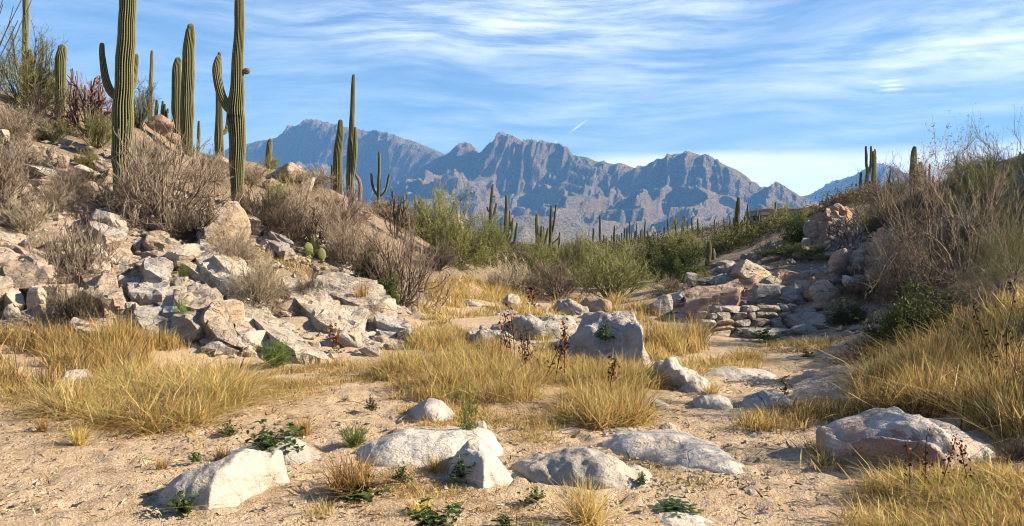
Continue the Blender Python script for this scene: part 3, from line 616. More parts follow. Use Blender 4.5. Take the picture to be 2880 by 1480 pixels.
R(2090,920,2230,950, y=15.9, mt='grey', kd='slab', k=0, label='long low grey slab at the foot of the stone wall', cat='boulder')
R(1965,778,2050,800, y=22.5, mt='tan', kd='angular', k=2, label='pale tan rock behind the leaning brown slab', cat='boulder')
R(1830,828,1912,888, y=19.5, mt='grey', kd='angular', k=3, label='grey cracked rock left of the leaning brown slab', cat='boulder')
R(1835,850,1870,880, y=18.6, mt='tan', kd='round', k=1, label='small tan rock in front of the grey cracked rock', cat='boulder')
R(2332,700,2390,760, y=22.5, mt='brown', kd='round', k=1, label='round brown boulder under the silvery cholla', cat='boulder')
R(2398,700,2445,740, y=21, mt='grey', kd='block', k=1, label='grey block right of the silvery cholla', cat='boulder')
R(2200,640,2250,690, y=33, mt='tan', kd='angular', k=1, label='pale rock on the hill below the house', cat='rock')
R(2150,690,2200,725, y=32, mt='grey', kd='angular', k=2, label='grey rock cluster on the hill below the house', cat='rock')
R(2180,680,2260,720, y=31, mt='grey', kd='angular', k=0, label='grey rubble rock below the pale rock', cat='rock')
R(2245,620,2290,655, y=30, mt='grey', kd='angular', k=3, label='dark grey rock left of the upright split rock face', cat='rock')
R(1274,580,1304,700, y=43, mt='brown', kd='angular', k=1, depth=1.2, label='pale rock knob rising above the green bush', cat='rock')

# left-hand hero rocks
R(415,318,492,385, y=26, mt='brown', kd='round', k=0, label='rounded brown boulder perched on the left skyline', cat='boulder')
R(455,370,512,402, y=26, mt='tan', kd='round', k=2, label='tan rock under the perched skyline boulder', cat='boulder')
R(595,565,700,720, y=19.5, mt='tan', kd='angular', k=2, tilt=0.15, depth=1.6, label='tall pointed tan boulder below the saguaro with scars', cat='boulder')
R(755,465,850,520, y=27, mt='tan', kd='round', k=1, depth=2.2, label='broad rounded tan boulder on the left ridge', cat='boulder')
R(818,460,852,490, y=28, mt='tan', kd='round', k=2, label='small rounded boulder on top of the broad ridge boulder', cat='boulder')
R(830,490,900,560, y=26, mt='tan', kd='angular', k=3, tilt=0.4, label='sloping tan rock below the broad ridge boulder', cat='boulder')
R(740,500,800,545, y=25, mt='brown', kd='round', k=0, label='shaded brown rock left below the broad ridge boulder', cat='boulder')
R(675,595,745,655, y=20.5, mt='pale', kd='slab', k=0, tilt=0.5, depth=1.4, label='slanting pale slab right of the tall pointed boulder', cat='boulder')
R(735,640,820,700, y=19.8, mt='grey', kd='slab', k=1, tilt=0.6, depth=1.3, label='lower slanting grey slab above dry grass', cat='boulder')
R(405,600,462,655, y=17.5, mt='tan', kd='round', k=1, label='round tan boulder with a dark hollow at mid slope', cat='boulder')
R(40,262,120,310, y=21.5, mt='tan', kd='round', k=0, label='tan boulder under bushes at the top left', cat='boulder')
R(590,435,650,478, y=28, mt='tan', kd='round', k=0, label='low tan boulder on the ridge between two saguaros', cat='boulder')

def outcrop(name, label, items, cat='rock outcrop'):
    us = [(a[0] + a[2]) / 2 for a in items]; b = items[-1]
    base = G(sum(us) / len(us), max(a[3] for a in items))
    e = link(name, None, None, base, label=label, cat=cat)
    bpy.context.view_layer.update()
    for it in items:
        o = px_rock(*it[:4], name='block', **it[4]); o.parent = e; o.matrix_parent_inverse = e.matrix_world.inverted()
    return e
d_ = dict
def slab_poly(parent, name, pts, plane, thick, mt, seed=0, amp=0.05, **tags):
    """Joint block: polygon of pixels lying on the plane through three (u, v, y) points, extruded back from its face."""
    import bmesh
    A, Bp, C = [P(*q) for q in plane]; n = np.cross(Bp - A, C - A); n /= np.linalg.norm(n); cam0 = np.array([0, 0, CAM_Z])
    if n @ (cam0 - A) < 0: n = -n
    top = []
    for u, v in pts:
        a, b = ray(u, v); d = np.array([a, 1.0, b]); t = ((A - cam0) @ n) / (d @ n); top.append(cam0 + d * t)
    top = np.array(top); c = top.mean(0); g = np.random.default_rng(seed + 500)
    bot = c + (top - c) * 1.06 - n * thick + g.normal(size=top.shape) * 0.05 * thick
    bm = bmesh.new(); tv = [bm.verts.new(p - c) for p in top]; bv = [bm.verts.new(p - c) for p in bot]; k = len(tv)
    bm.faces.new(tv); bm.faces.new(bv[::-1])
    for i in range(k): bm.faces.new((tv[i], bv[i], bv[(i + 1) % k], tv[(i + 1) % k]))
    bmesh.ops.recalc_face_normals(bm, faces=bm.faces[:]); bmesh.ops.triangulate(bm, faces=bm.faces[:])
    for it in range(5):
        long_ = [e for e in bm.edges if e.calc_length() > (0.13 if thick < 0.6 else 0.17)]
        if not long_ or len(bm.faces) > 2600: break
        bmesh.ops.subdivide_edges(bm, edges=long_, cuts=1); bmesh.ops.triangulate(bm, faces=[f for f in bm.faces if len(f.verts) > 3])
    bm.normal_update(); me = bpy.data.meshes.new(name)
    co = np.array([v.co[:] for v in bm.verts]); no = np.array([v.normal[:] for v in bm.verts]); o = seed * 5.3
    disp = fbm(co * 1.7 + o, 4, 0.55) * amp
    t = (co @ np.array([0.42, 0.2, 0.88])) * 5.5 + fbm(co * 1.5 + o, 2); fr = t - np.floor(t); disp = disp - amp * 0.7 * np.exp(-((fr - 0.5) / 0.1) ** 2) + amp * 0.5 * (np.floor(t) % 2)
    co = co + no * disp[:, None]
    for v, p in zip(bm.verts, co): v.co = p
    bm.to_mesh(me); bm.free(); me.materials.append(MAT[mt]); me.polygons.foreach_set('use_smooth', np.ones(len(me.polygons), bool)); me.set_sharp_from_angle(angle=math.radians(26))
    o_ = link(name, me, None, c, **tags)
    if parent: o_.parent = parent; o_.matrix_parent_inverse = parent.matrix_world.inverted()
    return o_
E_ = outcrop('rock_outcrop', 'jointed tan block outcrop at the far left edge of the slope', [
 (-60,640,70,760,d_(y=14.6,mt='tan',kd='slab',k=0,tilt=0.55,depth=1.3)),(20,650,110,745,d_(y=14.9,mt='pale',kd='slab',k=1,tilt=0.6,depth=1.1)),(60,690,150,770,d_(y=14.6,mt='tan',kd='slab',k=0,tilt=0.65,depth=1.0)),
 (-50,735,60,790,d_(y=14.0,mt='tan',kd='block',k=1,tilt=0.2)),(15,715,135,820,d_(y=14.2,mt='tan',kd='angular',k=1,depth=1.1)),(-40,770,40,820,d_(y=13.7,mt='tan',kd='block',k=2,tilt=0.1)),
 (8,798,78,860,d_(y=13.6,mt='tan',kd='block',k=3,tilt=0.3)),(85,800,142,880,d_(y=13.8,mt='pale',kd='block',k=0)),(130,790,192,880,d_(y=13.9,mt='tan',kd='block',k=1,depth=0.6)),
 (105,740,158,800,d_(y=14.3,mt='pale',kd='block',k=2,tilt=0.5)),(10,845,60,900,d_(y=13.4,mt='pale',kd='angular',k=0)),(90,855,140,900,d_(y=13.4,mt='pale',kd='block',k=3)),(195,890,255,935,d_(y=13.3,mt='pale',kd='slab',k=0,tilt=0.3)),(205,905,290,960,d_(y=13.2,mt='pale',kd='slab',k=1,tilt=0.45))])
slab_poly(E_, 'block', [(-30, 628), (20, 640), (60, 660), (110, 710), (130, 745), (95, 735), (40, 690), (-30, 660)], [(-30, 630, 15.6), (130, 745, 14.6), (20, 690, 14.6)], 0.3, 'tan', 11)
slab_poly(E_, 'block', [(-40, 690), (10, 700), (45, 722), (30, 738), (-40, 738)], [(-40, 690, 14.6), (45, 722, 14.6), (0, 738, 14.2)], 0.5, 'tan', 12)
slab_poly(E_, 'block', [(10, 745), (70, 720), (105, 745), (130, 785), (100, 810), (45, 812), (15, 780)], [(10, 745, 14.3), (105, 745, 14.3), (60, 812, 13.9)], 0.7, 'tan', 13)
slab_poly(E_, 'block', [(-30, 765), (30, 780), (32, 800), (0, 815), (-30, 815)], [(-30, 765, 13.9), (32, 785, 13.9), (0, 815, 13.6)], 0.5, 'tan', 14)
slab_poly(E_, 'block', [(15, 805), (70, 830), (68, 855), (45, 862), (20, 832)], [(15, 805, 13.8), (70, 830, 13.8), (45, 862, 13.5)], 0.4, 'pale', 15)
slab_poly(E_, 'block', [(135, 795), (160, 797), (190, 830), (188, 880), (155, 880), (140, 840)], [(135, 795, 13.9), (188, 840, 13.9), (160, 880, 13.7)], 0.5, 'tan', 16)
slab_poly(E_, 'block', [(110, 745), (140, 760), (156, 790), (130, 800), (115, 775)], [(110, 745, 14.4), (156, 790, 14.2), (125, 800, 14.1)], 0.4, 'tan', 17)
outcrop('rock_outcrop', 'fractured grey block outcrop with dark gaps in the middle of the left slope', [
 (255,585,345,660,d_(y=17,mt='grey',kd='block',k=0,tilt=0.2,depth=1.2)),(310,615,352,668,d_(y=16.6,mt='tan',kd='block',k=2)),(300,665,372,740,d_(y=16.1,mt='tan',kd='block',k=1,tilt=0.25)),
 (250,690,325,760,d_(y=15.9,mt='pale',kd='angular',k=0)),(320,733,364,775,d_(y=15.5,mt='grey',kd='block',k=3)),(240,770,350,840,d_(y=14.8,mt='tan',kd='angular',k=2)),
 (360,660,405,720,d_(y=16.4,mt='grey',kd='angular',k=1)),(395,655,480,720,d_(y=16.3,mt='tan',kd='slab',k=0,tilt=0.45,depth=1.2)),(375,720,430,755,d_(y=15.7,mt='grey',kd='slab',k=1,tilt=-0.2)),(410,722,474,775,d_(y=15.5,mt='grey',kd='block',k=2,tilt=0.1)),
 (380,768,445,808,d_(y=15.1,mt='pale',kd='angular',k=3)),(325,770,378,815,d_(y=15.0,mt='grey',kd='slab',k=0,tilt=0.35)),(360,800,420,830,d_(y=14.7,mt='grey',kd='slab',k=1,tilt=0.2)),(440,780,485,830,d_(y=14.9,mt='grey',kd='block',k=0,tilt=-0.3)),
 (490,775,525,812,d_(y=15.1,mt='grey',kd='block',k=1)),(465,765,500,800,d_(y=15.3,mt='grey',kd='angular',k=0)),(380,828,455,870,d_(y=14.2,mt='grey',kd='block',k=3)),(280,815,325,860,d_(y=14.3,mt='grey',kd='angular',k=2)),(200,800,250,850,d_(y=14.4,mt='pale',kd='angular',k=1)),
 (330,850,395,890,d_(y=13.8,mt='pale',kd='angular',k=3)),(400,868,470,915,d_(y=13.7,mt='grey',kd='slab',k=0,tilt=0.3))])
E_ = outcrop('rock_outcrop', 'tall leaning block outcrop with a sunlit right edge, low on the left slope', [
 (470,800,640,870,d_(y=13.6,mt='grey',kd='slab',k=0,tilt=0.12,depth=1.2)),(580,840,668,965,d_(y=13.2,mt='tan',kd='block',k=0,tilt=0.18,depth=1.0)),(500,870,620,960,d_(y=13.2,mt='grey',kd='block',k=2,depth=1.0)),
 (585,920,620,950,d_(y=12.8,mt='grey',kd='round',k=1)),(560,945,670,1000,d_(y=12.9,mt='grey',kd='angular',k=1)),(610,790,645,840,d_(y=14.2,mt='tan',kd='block',k=3,tilt=0.2)),
 (560,740,640,815,d_(y=14.7,mt='pale',kd='slab',k=1,tilt=0.5,depth=1.1)),(645,860,700,905,d_(y=13.6,mt='pale',kd='slab',k=0,tilt=0.5)),(440,860,520,900,d_(y=13.8,mt='tan',kd='angular',k=3)),(600,770,640,800,d_(y=14.6,mt='pale',kd='angular',k=2)),(480,905,560,960,d_(y=13.1,mt='grey',kd='angular',k=0)),(680,965,720,1005,d_(y=12.8,mt='pale',kd='angular',k=1))])
slab_poly(E_, 'block', [(490, 815), (560, 805), (580, 803), (634, 845), (600, 865), (545, 868), (495, 850)], [(490, 815, 14.2), (580, 803, 14.4), (590, 865, 13.5)], 0.22, 'tan', 12)
slab_poly(E_, 'block', [(580, 870), (635, 850), (650, 880), (668, 965), (660, 972), (615, 950), (585, 915)], [(580, 870, 13.3), (640, 850, 13.5), (640, 965, 12.85)], 0.6, 'tan', 13)
E_ = outcrop('rock_outcrop', 'big dipping slab outcrop with a dark undercut beside the wash', [
 (900,768,1000,820,d_(y=17,mt='tan',kd='slab',k=1,tilt=0.3,depth=1.4)),(1050,920,1115,960,d_(y=14,mt='grey',kd='slab',k=1,tilt=0.3)),(960,925,1020,975,d_(y=13.7,mt='tan',kd='block',k=2,tilt=-0.3)),(1000,965,1080,1000,d_(y=13.4,mt='grey',kd='angular',k=1)),(1110,925,1160,965,d_(y=14.3,mt='grey',kd='block',k=3)),(1060,845,1130,880,d_(y=16.0,mt='grey',kd='slab',k=0,tilt=0.2))])
slab_poly(E_, 'block', [(797, 783), (822, 781), (905, 825), (950, 850), (1035, 873), (1015, 915), (985, 932), (935, 925), (900, 905), (850, 862), (800, 802)], [(797, 783, 16.0), (1035, 873, 15.0), (935, 925, 14.1)], 0.34, 'pale', 11)
slab_poly(E_, 'block', [(870, 800), (905, 770), (960, 770), (1000, 785), (1060, 790), (1095, 830), (1110, 850), (1080, 862), (1010, 860), (950, 835)], [(870, 800, 16.6), (960, 770, 17.8), (1080, 862, 15.4)], 0.3, 'pale', 12)
slab_poly(E_, 'block', [(1055, 890), (1075, 880), (1125, 885), (1150, 920), (1148, 928), (1100, 920), (1060, 905)], [(1055, 890, 14.9), (1125, 885, 15.2), (1110, 925, 14.3)], 0.3, 'grey', 13)
slab_poly(E_, 'block', [(1005, 940), (1050, 935), (1090, 945), (1120, 955), (1120, 975), (1060, 990), (1010, 975)], [(1005, 940, 14.2), (1120, 955, 14.2), (1060, 985, 13.6)], 0.4, 'pale', 14)
slab_poly(E_, 'block', [(1060, 930), (1080, 918), (1110, 935), (1100, 950), (1075, 945)], [(1060, 930, 14.4), (1110, 935, 14.4), (1080, 948, 14.1)], 0.2, 'pale', 15)
E_ = outcrop('rock_outcrop', 'bright pale bedrock ramp sloping down to the sand below the slope', [
 (660,900,790,1000,d_(y=13.0,mt='pale',kd='angular',k=0,tilt=0.4,depth=1.1)),(480,680,570,760,d_(y=16.0,mt='pale',kd='slab',k=0,tilt=0.6,depth=1.3))])
slab_poly(E_, 'block', [(700, 860), (745, 862), (800, 895), (860, 960), (935, 1015), (900, 1012), (830, 990), (770, 950), (715, 900)], [(700, 860, 14.9), (935, 1015, 12.75), (730, 915, 13.6)], 0.45, 'pale', 11)
slab_poly(E_, 'block', [(540, 690), (590, 700), (650, 745), (665, 790), (640, 805), (560, 745)], [(540, 690, 16.6), (660, 790, 15.0), (560, 745, 15.7)], 0.4, 'pale', 12)
slab_poly(E_, 'block', [(660, 880), (720, 880), (790, 930), (830, 975), (770, 985), (690, 960), (665, 930)], [(660, 880, 14.1), (830, 975, 13.2), (690, 960, 13.0)], 0.45, 'pale', 13)
slab_poly(E_, 'block', [(640, 790), (700, 800), (760, 850), (720, 865), (650, 830)], [(640, 790, 15.6), (760, 850, 14.8), (650, 830, 14.9)], 0.4, 'pale', 14)
outcrop('rock_outcrop', 'sunlit tan rubble outcrop above the bushes on the upper left slope', [
 (100,352,168,400,d_(y=21.5,mt='tan',kd='block',k=0,tilt=0.5)),(165,385,200,412,d_(y=21,mt='tan',kd='block',k=1,tilt=0.3)),(125,402,162,448,d_(y=20.5,mt='tan',kd='angular',k=1)),(158,433,194,475,d_(y=20,mt='tan',kd='block',k=2,tilt=0.1)),(75,452,180,505,d_(y=19.3,mt='grey',kd='block',k=3,tilt=0.35,depth=1.2)),
 (205,430,265,470,d_(y=20.4,mt='tan',kd='slab',k=0,tilt=0.4)),(250,440,318,490,d_(y=20,mt='tan',kd='slab',k=1,tilt=0.45)),(210,460,285,505,d_(y=19.6,mt='pale',kd='slab',k=0,tilt=0.4)),(165,490,205,528,d_(y=18.8,mt='tan',kd='round',k=0)),(68,500,140,522,d_(y=18.7,mt='pale',kd='slab',k=1,tilt=0.1)),
 (200,500,242,540,d_(y=18.7,mt='pale',kd='block',k=0,tilt=0.3)),(45,515,100,545,d_(y=18.4,mt='pale',kd='angular',k=2)),(280,470,320,520,d_(y=19.2,mt='tan',kd='block',k=3,tilt=0.5)),(20,340,45,370,d_(y=21,mt='pale',kd='angular',k=0)),(62,345,92,368,d_(y=21,mt='pale',kd='angular',k=1)),
 (0,362,22,405,d_(y=20.4,mt='tan',kd='block',k=2)),(55,375,95,398,d_(y=20.6,mt='tan',kd='angular',k=3)),(30,378,48,396,d_(y=20.5,mt='pale',kd='angular',k=2)),(205,398,258,432,d_(y=20.9,mt='tan',kd='slab',k=1,tilt=0.5)),(228,505,290,560,d_(y=18.5,mt='tan',kd='slab',k=0,tilt=0.5)),(285,530,362,575,d_(y=18.4,mt='tan',kd='slab',k=1,tilt=0.35)),
 (110,410,130,432,d_(y=20.7,mt='tan',kd='block',k=1)),(120,540,180,585,d_(y=17.9,mt='grey',kd='angular',k=1)),(190,560,240,600,d_(y=17.7,mt='grey',kd='slab',k=0,tilt=0.3)),(60,570,120,605,d_(y=17.4,mt='grey',kd='angular',k=3))])

slab_poly(None, 'boulder', [(2212,1140),(2238,1085),(2290,1045),(2350,1028),(2374,1022),(2388,1052),(2398,1125),(2330,1165),(2255,1165)], [(2212,1140,8.7),(2374,1022,9.3),(2330,1165,8.35)], 0.6, 'tan', 37, amp=0.03, label='tall pale wedge boulder with a bright right edge beside the sandy path', cat='boulder')
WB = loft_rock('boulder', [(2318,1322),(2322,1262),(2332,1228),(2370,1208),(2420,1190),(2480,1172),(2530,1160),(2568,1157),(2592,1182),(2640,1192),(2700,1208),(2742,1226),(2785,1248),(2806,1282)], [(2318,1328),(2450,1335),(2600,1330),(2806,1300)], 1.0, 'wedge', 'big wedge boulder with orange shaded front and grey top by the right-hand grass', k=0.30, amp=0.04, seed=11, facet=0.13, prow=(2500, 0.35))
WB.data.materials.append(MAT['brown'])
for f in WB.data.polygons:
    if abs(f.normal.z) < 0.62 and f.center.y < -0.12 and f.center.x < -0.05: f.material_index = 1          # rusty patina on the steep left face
slab_poly(None, 'boulder', [(595,600),(640,566),(655,568),(680,630),(697,720),(660,722),(610,705),(590,650)], [(595,640,18.6),(650,570,19.6),(680,715,18.0)], 0.9, 'tan', 31, label='tall sunlit pointed slab leaning on the pointed tan boulder', cat='boulder')
slab_poly(None, 'boulder', [(1918,826),(1950,812),(2000,805),(2075,786),(2090,808),(2062,852),(2000,882),(1955,884),(1935,857)], [(1918,830,18.9),(2075,788,19.2),(2000,885,18.1)], 1.1, 'brown', 32, label='flat-faced brown slab front overhanging the stone wall', cat='boulder')
slab_poly(None, 'rock', [(2283,612),(2310,600),(2345,610),(2352,680),(2335,735),(2295,730),(2285,670)], [(2283,620,24.0),(2345,610,23.6),(2330,735,22.8)], 1.5, 'brown', 33, amp=0.14, label='upright brown rock face with a vertical split on the right hillside', cat='rock')
slab_poly(None, 'rock', [(2325,588),(2362,580),(2400,582),(2405,612),(2380,645),(2330,642)], [(2325,588,25.0),(2400,582,25.2),(2360,642,24.6)], 1.6, 'brown', 34, amp=0.12, label='cracked square cap rock on the right outcrop crest', cat='rock')
slab_poly(None, 'rock', [(2440,690),(2480,650),(2530,670),(2520,760),(2480,830),(2450,790)], [(2440,690,18.8),(2530,670,18.8),(2480,830,17.0)], 1.4, 'brown', 35, amp=0.14, label='orange stained cliff slab below the right thicket', cat='rock')
slab_poly(None, 'rock', [(2318,668),(2350,648),(2400,645),(2425,690),(2412,742),(2360,748),(2325,735)], [(2318,668,23.2),(2400,645,23.4),(2360,748,22.2)], 1.2, 'brown', 41, amp=0.14, label='rough brown rock wall behind the silvery cholla', cat='rock')
slab_poly(None, 'rock', [(2425,700),(2445,690),(2455,760),(2470,850),(2440,850),(2425,790)], [(2425,700,19.2),(2450,690,19.4),(2455,850,17.2)], 1.0, 'brown', 42, amp=0.12, label='narrow brown buttress left of the orange stained cliff slab', cat='rock')
slab_poly(None, 'rock', [(2500,760),(2550,730),(2590,760),(2580,830),(2530,850),(2500,820)], [(2500,760,17.4),(2590,760,17.4),(2530,850,16.2)], 0.9, 'tan', 43, amp=0.1, label='tan block low in the shade under the right thicket', cat='rock')
slab_poly(None, 'rock', [(2258,640),(2282,622),(2286,690),(2275,720),(2256,700)], [(2258,640,25.0),(2282,622,25.0),(2270,720,24.0)], 0.9, 'grey', 44, amp=0.1, label='grey upright slab leaning on the left of the split rock face', cat='rock')
slab_poly(None, 'rock', [(2362,646),(2404,618),(2440,640),(2445,690),(2400,692)], [(2362,646,24.6),(2440,640,24.4),(2400,692,23.6)], 0.9, 'brown', 45, amp=0.12, label='brown block right below the square cap rock', cat='rock')
def slab_fit(parent, pts, thick, mt, seed, lift=0.16, amp=0.07):
    q = np.array([G(*p) for p in pts]); A = np.c_[q[:, :2], np.ones(len(q))]; a, b, c = np.linalg.lstsq(A, q[:, 2], rcond=None)[0]
    b = min(max(b, -0.1), 0.9); c = (q[:, 2] - a * q[:, 0] - b * q[:, 1]).mean() + lift
    m = q.mean(0); cam0 = np.array([0, 0, CAM_Z]); pl3 = []
    for u, v in (pts[0], pts[len(pts) // 3], pts[2 * len(pts) // 3]):
        ra, rb = ray(u, v); den = rb - a * ra - b; y = (c - CAM_Z) / den if abs(den) > 1e-3 else m[1]
        pl3.append((u, v, y if 0.75 * m[1] < y < 1.25 * m[1] else m[1]))
    return slab_poly(parent, 'ledge', pts, pl3, thick, mt, seed, amp)
EB = link('bedrock_outcrop', None, None, G(560, 900), label='long fractured bedrock ledges dipping right down the left slope', cat='bedrock'); bpy.context.view_layer.update()
for k_, (pp_, tt_, mm_) in enumerate([
 ([(255,600),(300,583),(345,608),(352,655),(300,665),(262,642)],.4,'grey'),([(395,668),(450,652),(508,690),(545,732),(520,748),(440,718),(400,702)],.4,'tan'),
 ([(500,700),(560,712),(632,768),(642,802),(590,792),(520,746)],.4,'pale'),([(556,622),(602,640),(645,700),(705,760),(690,792),(628,752),(566,690)],.4,'pale'),
 ([(228,772),(300,764),(347,790),(342,838),(290,848),(238,822)],.4,'tan'),([(408,726),(472,720),(474,756),(462,778),(412,762)],.4,'grey'),
 ([(678,596),(722,604),(748,640),(735,652),(690,626)],.35,'pale'),([(742,640),(778,654),(826,702),(802,708),(748,676)],.35,'grey'),
 ([(300,672),(352,664),(372,700),(374,742),(318,748),(298,712)],.45,'tan'),([(640,830),(700,838),(742,868),(700,886),(650,868)],.35,'pale'),
 ([(230,700),(285,690),(312,730),(300,762),(246,760)],.4,'pale'),([(352,780),(430,768),(470,800),(452,832),(372,828)],.35,'grey'),
 ([(440,835),(520,822),(560,845),(540,880),(460,880)],.35,'grey'),([(860,640),(930,680),(1000,740),(980,756),(900,712),(850,668)],.35,'pale'),
 ([(960,750),(1030,770),(1090,800),(1060,815),(985,790)],.35,'pale'),([(380,870),(470,862),(520,892),(500,930),(400,922)],.35,'grey')]):
    slab_fit(EB, pp_, tt_, mm_, 60 + k_)

def world_poly(pix): return np.array([G(*p)[:2] for p in pix])
def sample_poly(poly, n, g):
    lo, hi = poly.min(0), poly.max(0); out = []
    while len(out) < n:
        q = g.uniform(lo, hi, size=(n * 3, 2)); ins = np.zeros(len(q), bool); j = len(poly) - 1
        for i in range(len(poly)):
            a, b = poly[i], poly[j]
            c = ((a[1] > q[:, 1]) != (b[1] > q[:, 1])) & (q[:, 0] < (b[0] - a[0]) * (q[:, 1] - a[1]) / (b[1] - a[1] + 1e-12) + a[0]); ins ^= c; j = i
        out.extend(q[ins])
    return np.array(out[:n])
def scatter_rocks(parent_name, label, pix, n, smin, smax, mats, seed, dip=0.45):
    g = np.random.default_rng(seed); e = link(parent_name, None, None, (0, 0, 0), kind='structure', label=label)
    pts = sample_poly(world_poly(pix), n, g); hz = H(pts[:, 0], pts[:, 1])
    for (x, y), z in zip(pts, hz):
        s = smin * (smax / smin) ** (g.random() ** 1.8); kd = g.choice(['angular', 'block', 'slab', 'round'], p=[.36, .32, .22, .1]); mt = mats[g.integers(len(mats))]
        sz = (s * g.uniform(0.9, 1.7), s * g.uniform(0.7, 1.3), s * g.uniform(0.4, 0.85))
        rock(e, 'rock', (x, y, z - sz[2] * 0.06), sz, (g.normal() * 0.2, dip * g.uniform(0.2, 1.3) + g.normal() * 0.25, g.uniform(-0.6, 0.6) + (math.pi if g.random() < .5 else 0) * 0), mt, kd, sub=3)
    return e
scatter_rocks('left_hillside', 'rocky left hillside strewn with tan and grey rocks', [(-80,960),(300,960),(560,1000),(930,1010),(1150,975),(1150,860),(1000,760),(850,700),(700,640),(560,560),(420,480),(300,420),(120,350),(-80,300)], 210, 0.14, 0.5, ['tan', 'grey', 'pale', 'pale', 'tan'], 21)
scatter_rocks('left_hilltop', 'upper left ridge dotted with rounded tan rocks', [(300,420),(440,345),(560,430),(700,470),(860,500),(1000,570),(1150,640),(1150,760),(900,690),(700,600),(500,520)], 70, 0.18, 0.7, ['tan', 'tan', 'brown'], 22, 0.2)
scatter_rocks('left_edge_hillside', 'stony slope continuing at the far left edge', [(-60,950),(-60,320),(-420,300),(-420,980)], 90, 0.18, 0.7, ['tan', 'grey', 'pale'], 26)
scatter_rocks('right_hillside', 'shaded right hillside tumbling with grey and brown rocks', [(1830,895),(2000,935),(2230,935),(2400,930),(2480,820),(2520,660),(2420,600),(2280,640),(2180,700),(2050,740),(1960,790)], 190, 0.15, 0.75, ['grey', 'brown', 'grey', 'tan'], 23, 0.1)
scatter_rocks('middle_meadow', 'grassy rise in mid distance with half-buried pale rocks', [(1180,900),(1300,985),(1480,985),(1800,1090),(1900,1080),(1880,960),(1780,880),(1500,850),(1300,850)], 60, 0.12, 0.5, ['pale', 'grey', 'white'], 24, 0.2)

def pebbles():
    g = np.random.default_rng(31); d, f = ICO[2]; d0 = d
    polys = [([(-60,1440),(600,1470),(2300,1470),(2300,1250),(1900,1150),(900,1150),(-60,1150)], 900, .006, .022), ([(-80,960),(930,1010),(1150,970),(1130,760),(700,600),(300,420),(-80,300)], 2600, .02, .09),
             ([(1830,895),(2230,935),(2440,930),(2520,660),(2280,640),(1960,790)], 900, .03, .1), ([(1500,1330),(1900,1400),(2200,1350),(1900,1260)], 500, .006, .02)]
    Vs, Fs, o = [], [], 0; lowd = d0[:]
    oct_v = np.array([[1,0,0],[-1,0,0],[0,1,0],[0,-1,0],[0,0,1],[0,0,-1.]]); oct_f = np.array([[0,2,4],[2,1,4],[1,3,4],[3,0,4],[2,0,5],[1,2,5],[3,1,5],[0,3,5]])
    for pix, n, a, b in polys:
        pts = sample_poly(world_poly(pix), n, g); z = H(pts[:, 0], pts[:, 1]); s = a * (b / a) ** (g.random(n) ** 1.6)
        V = oct_v[None] * (s[:, None, None] * g.uniform(0.6, 1.4, (n, 6, 1))) * np.array([1.2, 1, .75]) + g.normal(size=(n, 6, 3)) * s[:, None, None] * 0.18
        an = g.uniform(0, 6.28, n); c, si = np.cos(an)[:, None], np.sin(an)[:, None]
        V = np.stack([V[..., 0] * c - V[..., 1] * si, V[..., 0] * si + V[..., 1] * c, V[..., 2]], -1)
        V += np.stack([pts[:, 0], pts[:, 1], z + s * .25], -1)[:, None]
        Vs.append(V.reshape(-1, 3)); Fs.append((oct_f[None] + (np.arange(n) * 6)[:, None, None] + o).reshape(-1, 3)); o += n * 6
    link('gravel', mesh('gravel', np.concatenate(Vs), tris=np.concatenate(Fs), mat=MAT['pale'], smooth_=False), kind='stuff', label='loose gravel and stone chips over sand and slopes', cat='gravel')
pebbles()

def litter():
    g = np.random.default_rng(61); Vs, o = [], 0
    pts = np.concatenate([sample_poly(world_poly([(-60,1470),(2350,1470),(2300,1250),(1900,1130),(900,1120),(-60,1130)]), 5200, g), sample_poly(world_poly([(1900,1120),(2200,1130),(2400,1000),(2100,965),(2000,1050)]), 900, g)])
    keep = perlin(v3(pts[:, 0] * 1.1, pts[:, 1] * 1.1, 12.0)) + 0.35 * g.normal(size=len(pts)) > -0.05; pts = pts[keep]; n = len(pts)
    z = H(pts[:, 0], pts[:, 1]) + 0.006; a = g.uniform(0, 6.28, n); ln = g.uniform(0.008, 0.05, n) * np.where(g.random(n) < .12, 2.6, 1.0); wd = g.uniform(0.0015, 0.007, n)
    d = np.stack([np.cos(a), np.sin(a), g.normal(size=n) * .25], -1) * ln[:, None]; w = np.stack([-np.sin(a), np.cos(a), g.normal(size=n) * .5], -1) * wd[:, None]; c = np.stack([pts[:, 0], pts[:, 1], z], -1)
    V = np.stack([c - d - w * .4, c - w + [0, 0, .004], c + d, c + w + [0, 0, .006]], 1)
    link('plant_litter', mesh('plant_litter', V.reshape(-1, 3), quads=np.arange(n * 4).reshape(n, 4), attrs={'t': np.repeat(g.random(n), 4)}, mat=MAT['litter'], smooth_=False), kind='stuff', label='bits of straw, twig and dead leaf lying on the sand', cat='litter')
litter()

